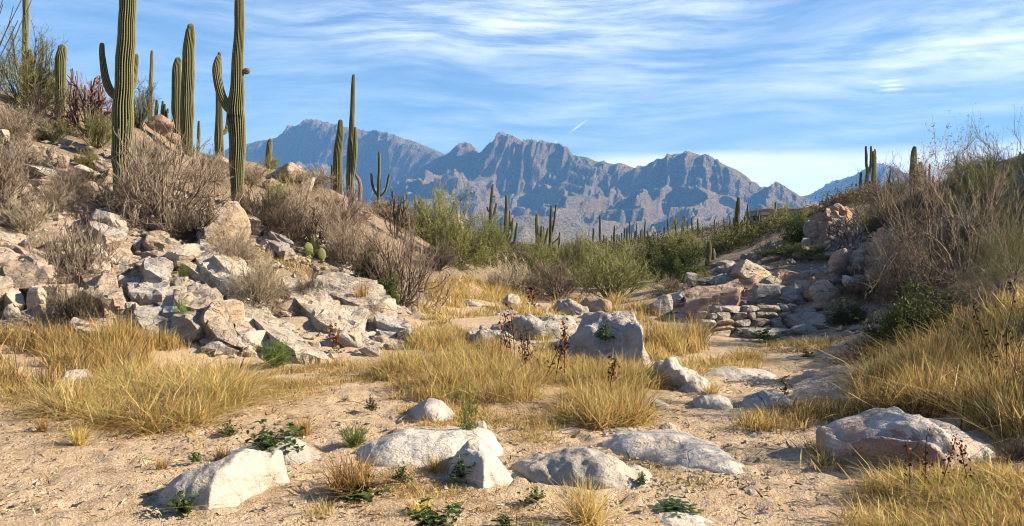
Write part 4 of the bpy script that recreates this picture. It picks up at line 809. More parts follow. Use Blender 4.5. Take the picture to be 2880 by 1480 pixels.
# dry-stone wall
def stone_wall():
    g = np.random.default_rng(41)
    A, Bq = G(1975, 946), G(2225, 938)
    a2, b2 = P(1975, 946, 16.0), P(2232, 938, 16.5)
    base = np.array([a2[0], 16.0, 0]); end = np.array([b2[0], 16.5, 0]); Lw = np.linalg.norm(end - base); dr = (end - base) / Lw; yaw = math.atan2(dr[1], dr[0])
    e = link('dry_stone_wall', None, None, base, label='low dry-stone wall of stacked flat grey stones', cat='wall', kind='thing')
    z0 = float(H(base[0], base[1])) - 0.08; top = P(2100, 862, 16.2)[2]; courses = 5; hc = (top - z0) / courses
    for c in range(courses):
        s = g.uniform(-0.1, 0.05) + (0.25 if c >= 4 else 0)
        while s < Lw:
            w = g.uniform(0.14, 0.40) * (1.5 if g.random() < 0.15 else 1); hh = hc * g.uniform(0.75, 1.2)
            pos = base + dr * (s + w / 2); p = (pos[0] - base[0], pos[1] - base[1] + c * 0.03 + g.normal() * 0.02, z0 + hc * (c + 0.5) + g.normal() * 0.008)
            o = rock(e, 'stone', p, (w * 1.05, g.uniform(0.28, 0.4), hh * 1.32), (g.normal() * .05, g.normal() * .06, yaw + g.normal() * 0.12), 'grey' if g.random() < .7 else 'tan', 'block', sub=3)
            s += w
stone_wall()

# ------------------------------------------------------------------ house on the hill
def box(name, lo, hi, mat, parent, off):
    lo = np.array(lo) - off; hi = np.array(hi) - off
    v = [(x, y, z) for x in (lo[0], hi[0]) for y in (lo[1], hi[1]) for z in (lo[2], hi[2])]
    return link(name, mesh(name, np.array(v), quads=np.array([[0,1,3,2],[4,6,7,5],[0,4,5,1],[2,3,7,6],[0,2,6,4],[1,5,7,3]]), mat=MAT[mat], smooth_=False), parent)
def house():
    y = 92.0
    def X(u): return P(u, 600, y)[0]
    def Z(v): return P(2200, v, y)[2]
    off = np.array([X(2230), y, Z(640)]); e = link('house', None, None, off, label='low flat-roofed adobe house half hidden on the hill crest', cat='house', kind='thing')
    z0 = Z(660)
    box('wall', (X(2160), y, z0), (X(2255), y + 9, Z(588)), 'adobe', e, off); box('wall', (X(2255) + .01, y - 1.2, z0), (X(2345), y + 9, Z(590)), 'adobe', e, off)
    box('parapet', (X(2158), y - .12, Z(588) + .003), (X(2257), y + 9.1, Z(586)), 'cream', e, off)
    box('porch_roof', (X(2138), y - .5, Z(606)), (X(2160) - .01, y + 6, Z(597)), 'adobe', e, off); box('porch_post', (X(2141), y - .3, z0), (X(2144), y, Z(606) - .01), 'adobe', e, off)
    box('porch_opening', (X(2146), y + 3.5, z0), (X(2160) - .02, y + 3.7, Z(607)), 'glass', e, off)
    for k in range(10):
        u0 = 2254 + k * 9.2; box('roof_tile_row', (X(u0) + .02, y - 1.4, Z(590) + .01), (X(u0 + 8.6), y + 5, Z(584.5 + (k % 2) * 0.5)), 'tile', e, off)
    box('chimney', (X(2301), y + 1, Z(586)), (X(2317), y + 2.4, Z(577.5)), 'tile', e, off); box('chimney_cap', (X(2307), y + 1.5, Z(577.4)), (X(2309), y + 1.8, Z(573)), 'cream', e, off); box('vent_pipe', (X(2270), y + 1, Z(586)), (X(2273), y + 1.4, Z(578)), 'cream', e, off)
    for u0, u1 in ((2188, 2200), (2268, 2282)): box('window', (X(u0), y - (1.24 if u0 > 2255 else .04), Z(611)), (X(u1), y - (1.1 if u0 > 2255 else -.1), Z(601)), 'glass', e, off)
house()

# ------------------------------------------------------------------ saguaros
def cactus_tube(path, widths, ribs, per, depth_frac=0.17, tip=True, nlen=None, seed=0):
    """Ribbed column along world points `path` with diameters `widths`."""
    path = np.asarray(path, float); seg = np.linalg.norm(np.diff(path, axis=0), axis=1).sum()
    nlen = nlen or int(np.clip(seg / 0.09, 10, 70))
    c = catmull(path, nlen); c[:, 0] += 0.09 * np.mean(widths) * perlin(v3(np.arange(nlen) * 0.17, seed * 1.3, 2)); tw = np.linspace(0, len(widths) - 1, nlen); w = np.interp(tw, np.arange(len(widths)), widths)
    rad = w / 2
    s = np.concatenate([[0], np.cumsum(np.linalg.norm(np.diff(c, axis=0), axis=1))])
    rad = rad * (1 + 0.07 * perlin(v3(s * 1.3, seed * 3.1, 0)) + 0.04 * perlin(v3(s * 4.5, seed * 1.7, 4)))
    if tip:                                    # rounded crown
        r_end = rad[-1]; k = s > s[-1] - r_end * 1.3
        extra = np.linspace(0.0, 1.0, 9)[1:]; tdir = c[-1] - c[-2]; tdir /= np.linalg.norm(tdir)
        cc = c[-1] + tdir * (r_end * 1.15 * np.sin(extra * math.pi / 2))[:, None]; rc = r_end * np.maximum(np.cos(extra * math.pi / 2), 0.02)
        c = np.vstack([c, cc]); rad = np.concatenate([rad, rc]); s = np.concatenate([s, s[-1] + r_end * extra])
    n = len(c); t = np.gradient(c, axis=0); t /= np.linalg.norm(t, axis=1)[:, None]
    ref = np.array([0.0, 1.0, 0.0]); fr = []
    for i in range(n):
        a = ref - t[i] * (ref @ t[i]); a /= np.linalg.norm(a); ref = a; fr.append((a, np.cross(t[i], a)))
    A = np.array([q[0] for q in fr]); Bv = np.array([q[1] for q in fr])
    m = ribs * per; th = np.arange(m) / m * 2 * math.pi
    prof = np.abs(np.sin(np.arange(m) / per * math.pi)) ** 0.7          # 0 in the groove, 1 on the rib
    R_ = rad[:, None] * (1 - depth_frac * 2 * (1 - prof[None])) 
    jit = 1 + 0.012 * perlin(v3(s[:, None] * 9, np.arange(m)[None] * 0.7, seed)) if m > 40 else 1.0
    R_ = R_ * jit
    V = c[:, None] + R_[..., None] * (np.cos(th)[None, :, None] * A[:, None] + np.sin(th)[None, :, None] * Bv[:, None])
    return V.reshape(-1, 3), gridquads(n, m, True), np.tile(prof, n), np.repeat(s, m)
def saguaro(label, y, trunk, arms=(), group=None, mat='sag', ribs=None, extras=(), cat='saguaro', name='saguaro', base=True, scar=None):
    """trunk / arms: pixel paths [(u, v, width_px)...] from the bottom up, standing y metres away."""
    w0 = max(t[2] for t in trunk)
    ribs = ribs or (22 if w0 > 34 else 18 if w0 > 24 else 14 if w0 > 14 else 10); per = 6 if w0 > 24 else 4 if w0 > 10 else 2
    pts = [P(u, v, y) for u, v, w in trunk]; ws = [w / F * y for u, v, w in trunk]
    if base:
        x0 = pts[0][0] - 0.15 * (pts[1][0] - pts[0][0]); g = float(H(x0, y)) - 0.12
        if g < pts[0][2] - 0.05: pts.insert(0, np.array([x0, y, g])); ws.insert(0, ws[0] * 0.95)
    o0 = pts[0].copy()
    e = link(name, None, None, o0, label=label, cat=cat, group=group)
    def piece(nm, pp, wd, rb, mt, sd):
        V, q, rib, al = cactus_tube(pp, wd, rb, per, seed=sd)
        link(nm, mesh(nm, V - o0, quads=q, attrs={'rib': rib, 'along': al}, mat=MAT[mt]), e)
    sd = abs(hash((int(trunk[0][0]), int(trunk[-1][1])))) % 97
    piece('trunk', pts, ws, ribs, mat, sd)
    for k, arm in enumerate(arms):
        dy = arm[0] if isinstance(arm[0], (int, float)) else 0.0; pa = arm[1:] if isinstance(arm[0], (int, float)) else arm
        n = len(pa); pp = [P(u, v, y + dy * min(1, i / max(n - 1, 1) * 1.5)) for i, (u, v, w) in enumerate(pa)]
        piece('arm', pp, [w / F * y for u, v, w in pa], max(8, int(ribs * 0.65)), mat, sd + k + 1)
    for (u, v, r) in extras:                   # round young arm buds
        c = P(u, v, y); rw = r / F * y
        piece('bud', [c - np.array([rw * .9, 0, 0]), c - np.array([rw * .3, 0, 0]), c + np.array([rw * .2, 0, rw * .1])], [rw * 1.2, rw * 2, rw * 1.9], 12, mat, sd + 9)
    if scar:                                   # corky brown wound on the camera side of the trunk
        V, q, rib, al = cactus_tube([P(u, v, y) for u, v, w in scar], [w / F * y * 1.03 for u, v, w in scar], ribs, per, seed=sd, tip=False, nlen=9); nr = ribs * per
        c0 = V.reshape(9, nr, 3).mean(1); keep = []
        for qq in q:
            m = V[qq].mean(0); f = (m - c0[qq[0] // nr]); cc = c0[4]; keep.append(f[1] < -0.02 and ((m[0] - cc[0]) / 0.17) ** 2 + ((m[2] - cc[2]) / 0.13) ** 2 < 1 + 0.5 * perlin(np.array([[m[0] * 9, m[1] * 3, m[2] * 9]]))[0])
        link('scar', mesh('scar', V - o0, quads=q[np.array(keep)], mat=MAT['bark']), e)
    return e
sg = saguaro
sg('huge ribbed saguaro with two upraised arms, the thickest on the left slope', 19.0, [(345,556,48),(345,500,52),(343,440,58),(346,330,57),(348,250,52),(353,150,50),(358,60,47),(362,-20,44),(364,-90,40),(364,-130,30)],
   [[-0.1,(332,278,20),(312,258,24),(298,225,22),(290,180,18),(286,150,16),(287,128,13)],[0.3,(362,262,16),(374,240,17),(379,205,16),(382,178,15),(383,158,12)]])
sg('short stout single-stem saguaro beside the purple cholla', 24.0, [(168,352,22),(170,300,27),(171,220,31),(173,160,30),(174,138,24)])
sg('tall thin saguaro behind bushes at the top left corner', 27.0, [(72,165,17),(72,100,18),(73,30,17),(73,-60,16),(73,-120,13)])
sg('young saguaro wrapped in yellow bush below the top left one', 25.0, [(86,262,19),(86,210,20),(85,160,18),(85,146,13)])
sg('very thin brownish saguaro pole on the left ridge', 29.0, [(424,335,14),(424,280,14),(426,220,12),(427,165,10),(428,146,9)], mat='sagb')
for u, v0, v1, w, t in ((440,325,286,10,'leftmost'),(457,322,288,9,'second'),(463,322,296,9,'third'),(471,324,309,8,'rightmost')):
    sg(f'{t} of four stubby saguaros behind the perched brown boulder', 30.0, [(u-1,v0,w),(u,(v0+v1)/2,w),(u+1,v1,w*.8)])
sg('medium saguaro standing close behind a taller twin on the left ridge', 28.0, [(499,385,24),(498,330,28),(497,260,28),(498,200,25),(500,172,19)])
sg('tall unbranched saguaro with a pale woolly tip on the left ridge', 26.0, [(530,440,25),(527,400,32),(527,330,38),(528,250,38),(531,160,33),(535,100,28),(536,78,20)])
sg('small slim saguaro between the tall twins and the scarred saguaro', 32.0, [(558,412,10),(559,375,10),(560,344,7)])
sg('slender saguaro with a side arm half behind the scarred saguaro', 29.0, [(618,445,27),(616,390,26),(616,320,20),(616,240,17),(617,180,13),(617,152,10)], [[0.2,(622,378,11),(636,368,12),(642,340,12),(644,300,11),(645,275,9)]])
sg('tall scarred saguaro with one raised arm and a round bud', 21.0, [(668,566,30),(668,520,36),(667,450,45),(668,380,46),(664,332,50),(666,290,44),(668,230,38),(671,150,31),(673,60,28),(674,-20,26),(674,-70,20)],
   [[-0.15,(656,318,22),(636,296,27),(620,262,26),(611,215,24),(610,185,22),(613,166,17)]], extras=[(692,201,9)], scar=[(664,352,49),(664,335,51),(665,316,48)])
sg('small rounded saguaro on the ridge right of the scarred saguaro', 31.0, [(754,462,17),(756,430,18),(759,405,15),(760,396,11)])
sg('stout unbranched saguaro left of the tallest ridge saguaro', 29.0, [(950,530,27),(949,480,27),(952,420,24),(956,370,20),(958,344,14)])
sg('tallest slim saguaro on the ridge, grown with a parallel arm', 32.0, [(986,565,24),(985,500,23),(985,430,19),(989,360,16),(992,290,13),(993,240,12),(995,214,9)], [[-0.2,(990,505,12),(996,470,14),(999,420,13),(1000,380,12),(1000,362,9)]])
sg('three-pronged saguaro with thin candelabra arms before the mountain', 45.0, [(1065,560,10),(1065,520,10),(1067,470,8),(1067,440,7),(1067,428,5)], [[0.0,(1064,552,6),(1054,540,7),(1047,520,7),(1045,500,7),(1044,490,5)],[0.0,(1070,552,6),(1082,540,7),(1089,520,7),(1093,500,7),(1095,492,5)]])
sg('short fat saguaro beside the brown stump', 42.0, [(1181,632,15),(1181,600,16),(1182,575,15),(1182,565,10)])
for u, v0, v1, w, t in ((906,505,474,11,'middle'),(934,520,468,9,'rightmost'),(881,500,474,8,'leftmost')):
    sg(f'{t} of three small saguaro tips over the left ridge bushes', 34.0, [(u,v0,w),(u,(v0+v1)/2,w),(u,v1,w*.75)])
sg('leaning saguaro with two short arms above the green palo verde', 58.0, [(1379,640,11),(1380,590,10),(1384,545,9),(1386,520,6)], [[0,(1382,615,7),(1390,600,8),(1393,585,7),(1395,574,5)],[0,(1380,600,4),(1373,592,6),(1370,584,5)]], extras=[(1390,553,3.2)])
sg('clustered saguaro with four arms left of the gap in the hills', 58.0, [(1424,695,12),(1423,640,12),(1424,590,10),(1424,552,7)], [[0.2,(1426,670,7),(1433,640,8),(1434,610,7),(1434,594,5)],[0,(1427,685,8),(1440,660,8),(1441,630,8),(1442,616,6)],[-.2,(1428,692,8),(1446,680,9),(1452,650,8),(1454,630,6)],[0,(1421,672,6),(1410,655,6),(1408,640,6),(1408,630,5)]])
sg('saguaro with a thick kinked trunk and three arms', 60.0, [(1512,705,14),(1512,660,14),(1510,630,11),(1510,604,7)], [[0,(1515,690,8),(1523,670,9),(1523,650,9),(1523,638,7)],[0.3,(1516,695,8),(1529,675,8),(1529,655,8),(1529,640,6)],[-.2,(1518,698,8),(1533,682,9),(1538,660,8),(1541,644,6)]])
sg('forked V-shaped saguaro with a low hooked arm', 64.0, [(1547,700,10),(1548,665,10),(1549,620,8),(1551,582,6)], [[0,(1549,675,7),(1556,640,7),(1561,605,6),(1564,577,4)],[0,(1549,688,6),(1560,680,6),(1569,672,6),(1573,666,5)]])
sg('small upright saguaro right of the forked one', 66.0, [(1573,725,7),(1573,690,7),(1574,656,5)], [[0,(1575,705,4),(1580,695,4),(1581,690,4)]])
sg('squat barrel-like saguaro in bushes below the forked one', 48.0, [(1562,748,16),(1562,725,18),(1562,714,14)])
sg('slender saguaro left of the tall armed one on the far flat', 100.0, [(1668,712,6),(1668,670,6),(1669,643,4)])
sg('tall far saguaro with one low arm on the far flat', 100.0, [(1688,702,8),(1688,650,7),(1688,608,5)], [[0,(1690,690,5),(1697,680,5),(1698,664,4)]])
sg('far saguaro with one long raised arm on the right', 100.0, [(1728,712,8),(1728,670,8),(1728,638,5)], [[0,(1730,700,5),(1735,685,6),(1736,660,4)]])
sg('far candelabra saguaro with two spread arms', 125.0, [(1811,700,6),(1813,660,6),(1815,625,4)], [[0,(1811,680,4),(1806,668,4),(1805,646,3)],[0,(1812,680,4),(1820,668,4),(1823,642,3)]])
sg('far many-armed saguaro against the sunlit foothill', 110.0, [(1901,642,6),(1901,620,5),(1901,609,3)], [[0,(1900,638,3),(1896,630,3),(1896,622,2.5)],[0,(1902,638,3),(1906,630,3),(1906,624,2.5)]])
sg('thin saguaro with a V-shaped arm pair on the far rise', 90.0, [(1917,672,5),(1919,640,5),(1921,612,3)], [[0,(1918,665,3.5),(1924,640,3.5),(1925,610,2.5)]])
FAR = [(1757,700,642),(1763,700,640),(1771,700,622),(1777,700,655),(1785,695,650),(1790,695,627),(1796,690,663),(1749,705,655),(1742,705,662),(1755,700,650),(1802,688,648),(1879,640,616),(1933,678,622),(1946,640,612),(1962,635,614),(1966,676,638),(1976,676,639),(2011,688,617),(2018,688,659),(2023,688,656),(2033,688,649),(2037,682,610),(2046,684,649),(2050,684,652),(2053,645,607),(2026,694,675),(2103,605,573),(2129,634,583),(2134,632,605),(1658,706,690),(1682,706,684),(1705,706,668),(1720,706,660),(1838,680,660),(1850,676,650),(1868,668,640),(1990,676,660),(2064,640,612)]
_ORD = 'first second third fourth fifth sixth seventh eighth ninth tenth eleventh twelfth thirteenth fourteenth fifteenth sixteenth seventeenth eighteenth nineteenth twentieth'.split(); FAR.sort()
for i, (u, vb, vt) in enumerate(FAR):
    yy = 120 if u < 1830 else 82; w = 3.6 + (i * 37 % 10) * 0.26
    sg((f'{_ORD[i]} slender pole saguaro from the left along the far rise' if i < 19 else f'{_ORD[len(FAR) - 1 - i]} slender pole saguaro from the right along the far rise'), yy, [(u - (i * 53 % 7 - 3) * 0.5, vb, w * 1.05), (u, (vb + vt) / 2, w), (u + (i * 29 % 5 - 2) * 0.5, vt + 2, w * 0.7)], group='slender saguaros scattered over the far rise', ribs=8)
sg('big single saguaro with three stubby arms on the right rise', 56.0, [(2069,692,17),(2071,640,17),(2075,590,15),(2077,560,10)], [[0,(2076,668,9),(2085,650,11),(2088,632,10),(2089,622,7)],[.3,(2080,665,9),(2092,645,10),(2094,625,9),(2095,612,7)],[-.2,(2082,662,8),(2098,650,8),(2101,635,7),(2102,620,5)]])
sg('single saguaro standing against the adobe house', 78.0, [(2181,640,9),(2181,600,9),(2181,572,6)])
sg('dark hollowed saguaro with a low round arm near the house', 60.0, [(2161,668,13),(2161,645,13),(2162,620,9),(2162,604,7)], [[0,(2158,650,8),(2147,642,9),(2143,636,8)]], mat='sagb')
sg('young saguaro standing behind the right rock pile', 28.0, [(1989,768,15),(1991,735,16),(1994,700,15),(1995,684,10)])
sg('stubby young saguaro just right of the one behind the rock pile', 29.0, [(2006,735,12),(2006,712,12),(2006,703,8)])
sg('forked dark saguaro with two long prongs on the right ridge', 54.0, [(2436,560,12),(2437,520,12),(2440,490,10),(2437,465,8),(2436,440,8),(2436,414,6)], [[0,(2440,494,8),(2447,478,9),(2450,450,8),(2450,414,6)]])
sg('tall green saguaro right beside the forked one', 52.0, [(2456,560,10),(2456,500,11),(2457,450,10),(2457,428,7)])
sg('slim dark saguaro behind the tall green one', 56.0, [(2462,560,8),(2461,500,8),(2461,440,8),(2461,422,5)])
sg('dark single saguaro left of the forked ridge saguaro', 54.0, [(2419,560,9),(2420,520,9),(2421,488,6)])
sg('short green saguaro at the foot of the forked ridge saguaro', 50.0, [(2446,560,9),(2446,530,9),(2447,512,6)])
sg('leaning thin saguaro pole against the far peak', 60.0, [(2497,530,7),(2501,505,7),(2506,480,5)], mat='sagb')
sg('fat tall saguaro on the right ridge beside a shorter twin', 44.0, [(2566,560,19),(2567,500,20),(2570,440,18),(2572,418,12)])
sg('fat shorter saguaro touching its tall twin on the right ridge', 43.0, [(2586,565,20),(2586,510,22),(2587,475,20),(2588,463,14)])
for u, vb, vt, w, lb in ((2325,600,553,5,'thin saguaro just left of the square cap rock'),(2336,600,568,5,'short thin saguaro above the square cap rock'),(2369,590,559,4,'thinnest saguaro between the rock block and the ridge group'),(2389,600,536,9,'single green saguaro right of the square cap rock'),(2602,520,474,7,'dim saguaro right of the fat twins'),(2614,525,460,7,'thin dark pole saguaro right of the fat twins'),(2624,520,493,6,'tiny saguaro tip right of the fat twins'),(2690,510,441,8,'lone pole saguaro above the grey palo verde'),(2868,460,427,8,'saguaro tip at the right edge above the bushes'),(2236,650,585,5,'small saguaro in front of the house roof'),(2257,640,614,5,'small saguaro beside the bush at the house')):
    sg(lb, 50.0 if u > 2300 else 76.0, [(u,vb,w),(u,(vb+vt)/2,w),(u+1,vt+3,w*.7)])
def dead_stub(label, y, path, cat='dead cactus'):
    pts = [P(u, v, y) for u, v, w in path]; g = float(H(pts[0][0], y)) - .1
    pts.insert(0, np.array([pts[0][0], y, min(g, pts[0][2] - .05)])); ws = [path[0][2]] + [p[2] for p in path]
    V, q, rib, al = cactus_tube(pts, [w / F * y for w in ws], 7, 3, depth_frac=0.2, seed=3)
    link('dead_saguaro_stub', mesh('dead_saguaro_stub', V - pts[0], quads=q, mat=MAT['deadwood']), None, pts[0], label=label, cat=cat)
dead_stub('withered brown bent arm beside the tallest ridge saguaro', 31.5, [(1012,560,11),(1014,530,12),(1011,510,10),(1004,497,9),(1001,492,5)])
dead_stub('reddish brown dead saguaro stump above the ridge bushes', 42.0, [(1167,635,9),(1167,590,8),(1168,560,6),(1168,550,4)])

# ------------------------------------------------------------------ shrubs
def tubes(pl, rad, k=3):
    pl = np.asarray(pl, float); Nn, K, _ = pl.shape
    t = np.gradient(pl, axis=1); t /= (np.linalg.norm(t, axis=2)[..., None] + 1e-9)
    ref = np.tile(np.array([0.31, 0.87, 0.38]), (Nn, K, 1)); a = np.cross(t, ref); a /= (np.linalg.norm(a, axis=2)[..., None] + 1e-9); b = np.cross(t, a)
    th = np.arange(k) / k * 2 * math.pi
    V = pl[:, :, None] + rad[:, :, None, None] * (np.cos(th)[None, None, :, None] * a[:, :, None] + np.sin(th)[None, None, :, None] * b[:, :, None])
    q = gridquads(K, k, True)[None] + (np.arange(Nn) * K * k)[:, None, None]
    return V.reshape(-1, 3), q.reshape(-1, 4)
def grow(start, direc, length, K, g, bend=0.12, up=0.0):
    n = len(start); p = np.empty((n, K, 3)); p[:, 0] = start; d = direc / np.linalg.norm(direc, axis=1)[:, None]; st = (length / (K - 1))[:, None]
    for i in range(1, K):
        d = d + g.normal(size=(n, 3)) * bend; d[:, 2] += up; d /= np.linalg.norm(d, axis=1)[:, None]; p[:, i] = p[:, i - 1] + d * st
    return p
def shrub_lines(seed, stems=34, spread=1.0, l1=8, l2=6, up=0.03, K0=7, base_r=0.05, lens=(0.95, 0.42, 0.19), bend=0.14, polar_min=0.05):
    g = np.random.default_rng(seed)
    az = g.uniform(0, 6.283, stems); pol = polar_min + (g.random(stems) ** 0.7) * 1.15 * spread
    d = np.stack([np.cos(az) * np.sin(pol), np.sin(az) * np.sin(pol), np.cos(pol)], -1)
    s = np.stack([np.cos(az) * base_r * g.random(stems), np.sin(az) * base_r * g.random(stems), np.zeros(stems) - 0.02], -1)
    L0 = grow(s, d, lens[0] * g.uniform(0.7, 1.12, stems), K0, g, bend, up)
    def child(par, n, ln, K, lo):
        m = len(par); Kp = par.shape[1]; t = g.uniform(lo, 1.0, (m, n)) * (Kp - 1); k = np.minimum(t.astype(int), Kp - 2); f = (t - k)[..., None]
        i = np.arange(m)[:, None]; p = par[i, k] * (1 - f) + par[i, k + 1] * f; td = par[i, k + 1] - par[i, k]; td /= np.linalg.norm(td, axis=2)[..., None]
        dd = td + g.normal(size=td.shape) * 0.55; ll = ln * g.uniform(0.5, 1.15, (m, n)) * (1.15 - 0.4 * t / (Kp - 1))
        return grow(p.reshape(-1, 3), dd.reshape(-1, 3), ll.ravel(), K, g, 0.2, 0.0)
    L1 = child(L0, l1, lens[1], 4, 0.22); L2 = child(L1, l2, lens[2], 3, 0.15)
    return L0, L1, L2
def norm_unit(*ls):
    allp = np.concatenate([l.reshape(-1, 3) for l in ls]); r = np.percentile(np.hypot(allp[:, 0], allp[:, 1]), 97); h = np.percentile(allp[:, 2], 98.5)
    return [l * np.array([0.5 / r, 0.5 / r, 1.0 / h]) for l in ls]
def leaves(pts, size, g, aspect=0.5):
    n = len(pts); a = g.normal(size=(n, 3)); a /= np.linalg.norm(a, axis=1)[:, None]; b = np.cross(a, g.normal(size=(n, 3))); b /= np.linalg.norm(b, axis=1)[:, None]
    s = (size * g.uniform(0.6, 1.3, n))[:, None]
    V = np.stack([pts - a * s, pts + b * s * aspect, pts + a * s, pts - b * s * aspect], 1)
    return V.reshape(-1, 3), np.arange(n * 4).reshape(n, 4)
PROTO = {}
def make_proto(key, seed, twigmat, rad=(0.010, 0.005, 0.0028), leafmat=None, leaf=0.0, nleaf=0, aspect=0.45, **kw):
    g = np.random.default_rng(seed + 1000); Ls = norm_unit(*shrub_lines(seed, **kw)); Vs, Qs, Ts, o = [], [], [], 0
    for lv, l in enumerate(Ls):
        n, K, _ = l.shape; tap = np.linspace(1, 0.35, K)[None] * rad[lv]
        V, q = tubes(l, np.repeat(tap, n, 0)); Vs.append(V); Qs.append(q + o); o += len(V)
        Ts.append(np.repeat(np.clip(g.normal([0.2, 0.45, 0.6][lv], 0.22, n), 0, 1), K * 3))
    br = mesh('branches', np.concatenate(Vs), quads=np.concatenate(Qs), attrs={'t': np.concatenate(Ts)}, mat=MAT[twigmat])
    lf = None
    if nleaf:
        src = np.concatenate([Ls[2][:, 1:].reshape(-1, 3), Ls[1][:, 2:].reshape(-1, 3)]); p = src[g.integers(len(src), size=nleaf)] + g.normal(size=(nleaf, 3)) * leaf * 1.2
        V, q = leaves(p, leaf, g, aspect); lf = mesh('foliage', V, quads=q, attrs={'t': np.repeat(np.clip(g.normal(0.5, 0.25, nleaf), 0, 1), 4)}, mat=MAT[leafmat], smooth_=False)
    PROTO[key] = (br, lf)
for k in range(4): make_proto(('bare', k), 50 + k, 'twig', stems=30 + 4 * k, spread=(1.15, 1.35, 1.0, 1.45)[k], l1=9, l2=7, bend=0.2, up=0.0, lens=(0.85, 0.46, 0.22))
for k in range(3): make_proto(('dark', k), 60 + k, 'darktwig', stems=34, spread=(1.2, 1.4, 1.05)[k], l1=9, l2=7, bend=0.2, up=0.0, lens=(0.85, 0.46, 0.22))
for k in range(3): make_proto(('olive', k), 70 + k, 'olive', leafmat='pverde', leaf=0.009, nleaf=5200, stems=26, spread=1.05, l1=9, l2=8, rad=(0.012, 0.005, 0.0022), aspect=0.3)
for k in range(2): make_proto(('verde', k), 80 + k, 'olive', leafmat='pverde', leaf=0.012, nleaf=9000, stems=26, spread=1.1, l1=9, l2=7, aspect=0.28)
for k in range(2): make_proto(('green', k), 90 + k, 'darktwig', leafmat='leaf', leaf=0.021, nleaf=8500, stems=24, spread=1.1, l1=8, l2=6)
make_proto(('yellow', 0), 95, 'olive', leafmat='ylw', leaf=0.014, nleaf=5000, stems=30, spread=1.0, l1=8, l2=6)
for k in range(2): make_proto(('tree', k), 100 + k, ('twig', 'olive')[k], rad=(0.007, 0.0024, 0.0011), leafmat='scrub', leaf=0.0055, nleaf=14000, stems=20, spread=1.25, l1=14, l2=12, lens=(0.9, 0.55, 0.22), bend=0.3, K0=9, up=-0.02, polar_min=0.15)
make_proto(('greytree', 0), 110, 'darktwig', rad=(0.007, 0.0024, 0.0011), stems=22, spread=1.25, l1=14, l2=12, lens=(0.9, 0.55, 0.22), bend=0.3, K0=9, up=-0.02, polar_min=0.15)
make_proto(('broom', 0), 120, 'broom', rad=(0.012, 0.009, 0.007), stems=40, spread=0.55, l1=6, l2=3, bend=0.06)
make_proto(('wispy', 0), 121, 'olive', leafmat='pverde', leaf=0.035, nleaf=1100, rad=(0.022, 0.013, 0.009), stems=7, spread=0.22, l1=9, l2=3, lens=(1.0, 0.35, 0.14), bend=0.05)
def plant(kind, k, label, u, v, wpx, hpx, y=None, cat='shrub', name=None, rz=None, lean=0.0, group=None, wy=None):
    br, lf = PROTO[kind, k]
    p = G(u, v) if y is None else np.array([P(u, v, y)[0], y, 0.0])
    if y is not None: p[2] = float(H(p[0], y))
    top = P(u, v - hpx, p[1])[2]; h = max(top - p[2], 0.15) * (0.74 if kind in ('bare', 'dark') else 1.0); w = wpx / F * p[1] * (1.12 if kind in ('bare', 'dark') else 1.0)
    e = link(name or {'bare': 'bare_shrub', 'dark': 'bare_shrub', 'olive': 'desert_shrub', 'verde': 'palo_verde', 'green': 'leafy_shrub', 'yellow': 'desert_shrub', 'tree': 'palo_verde', 'greytree': 'bare_shrub', 'broom': 'broom_plant', 'wispy': 'wispy_plant'}[kind], None, None, p - np.array([0, 0, 0.03]), label=label, cat=cat, group=group)
    e.rotation_euler = (0, lean, rr.uniform(0, 6.28) if rz is None else rz); e.scale = (w, wy or w, h)
    link('branches', br, e)
    if lf: link('foliage', lf, e)
    return e
pl = plant
# left slope, bare grey bushes
pl('bare',0,'bare grey bush filling the far left edge below the rubble outcrop',10,640,260,300,y=16.6)
pl('bare',1,'large bare grey bush spreading in front of the jointed far left outcrop',215,800,270,240)
pl('bare',3,'bare grey bush at the foot of the huge saguaro',470,640,330,330,y=18.0)
pl('dark',1,'dark tangled bush hanging over the tall pointed tan boulder',560,690,230,170,y=18.0)
pl('dark',0,'dark bush around the base of the scarred saguaro',730,600,180,120,y=20.5)
pl('bare',2,'sparse grey bush on the pale bedrock ramp',720,860,190,180,y=14.8)
pl('dark',2,'dark low bush at the top edge of the dipping slab outcrop',870,800,110,60,y=15.6)
pl('dark',0,'dark thin bush at the foot of the jointed far left outcrop',215,905,170,150,y=13.5)
pl('bare',1,'grey bush on the ridge behind the huge saguaro',410,500,170,170,y=21)
pl('bare',0,'grey bush between the tall twin saguaros and the scarred saguaro',590,520,160,130,y=23)
pl('bare',2,'grey bush left of the broad ridge boulder',700,520,140,90,y=25)
pl('bare',3,'grey bush beneath the broad ridge boulder',850,620,210,150,y=21.5)
pl('dark',1,'dark bush with a crooked trunk below the ridge boulders',810,680,170,130,y=20)
pl('bare',1,'grey bush around the base of the tallest ridge saguaro',960,640,190,150,y=24)
pl('bare',0,'big bare grey bush above the golden meadow, the largest in mid picture',1120,830,270,270,y=18.5)
pl('bare',2,'bare grey bush left behind the big mid bush',985,740,200,190,y=20)
pl('bare',3,'grey bush behind the three-pronged saguaro base',1080,660,170,110,y=30)
pl('dark',2,'dark bush right of the big mid bush',1230,760,150,110,y=25)
pl('bare',1,'pale twiggy bush below the upper rubble outcrop',60,520,190,150,y=18.6)
pl('bare',3,'pale twiggy bush against the huge saguaro trunk',300,590,160,110,y=18)
pl('dark',1,'dark twiggy bush at the top left rocks',120,330,180,110,y=23)
pl('bare',2,'grey bush on the ridge left of the stout saguaro',870,540,150,90,y=28)
pl('bare',0,'thin grey bush on the left edge of the upper slope',20,400,150,120,y=20.5)
pl('bare',3,'bare bush just above the leaning block outcrop',650,760,150,120,y=16.5)
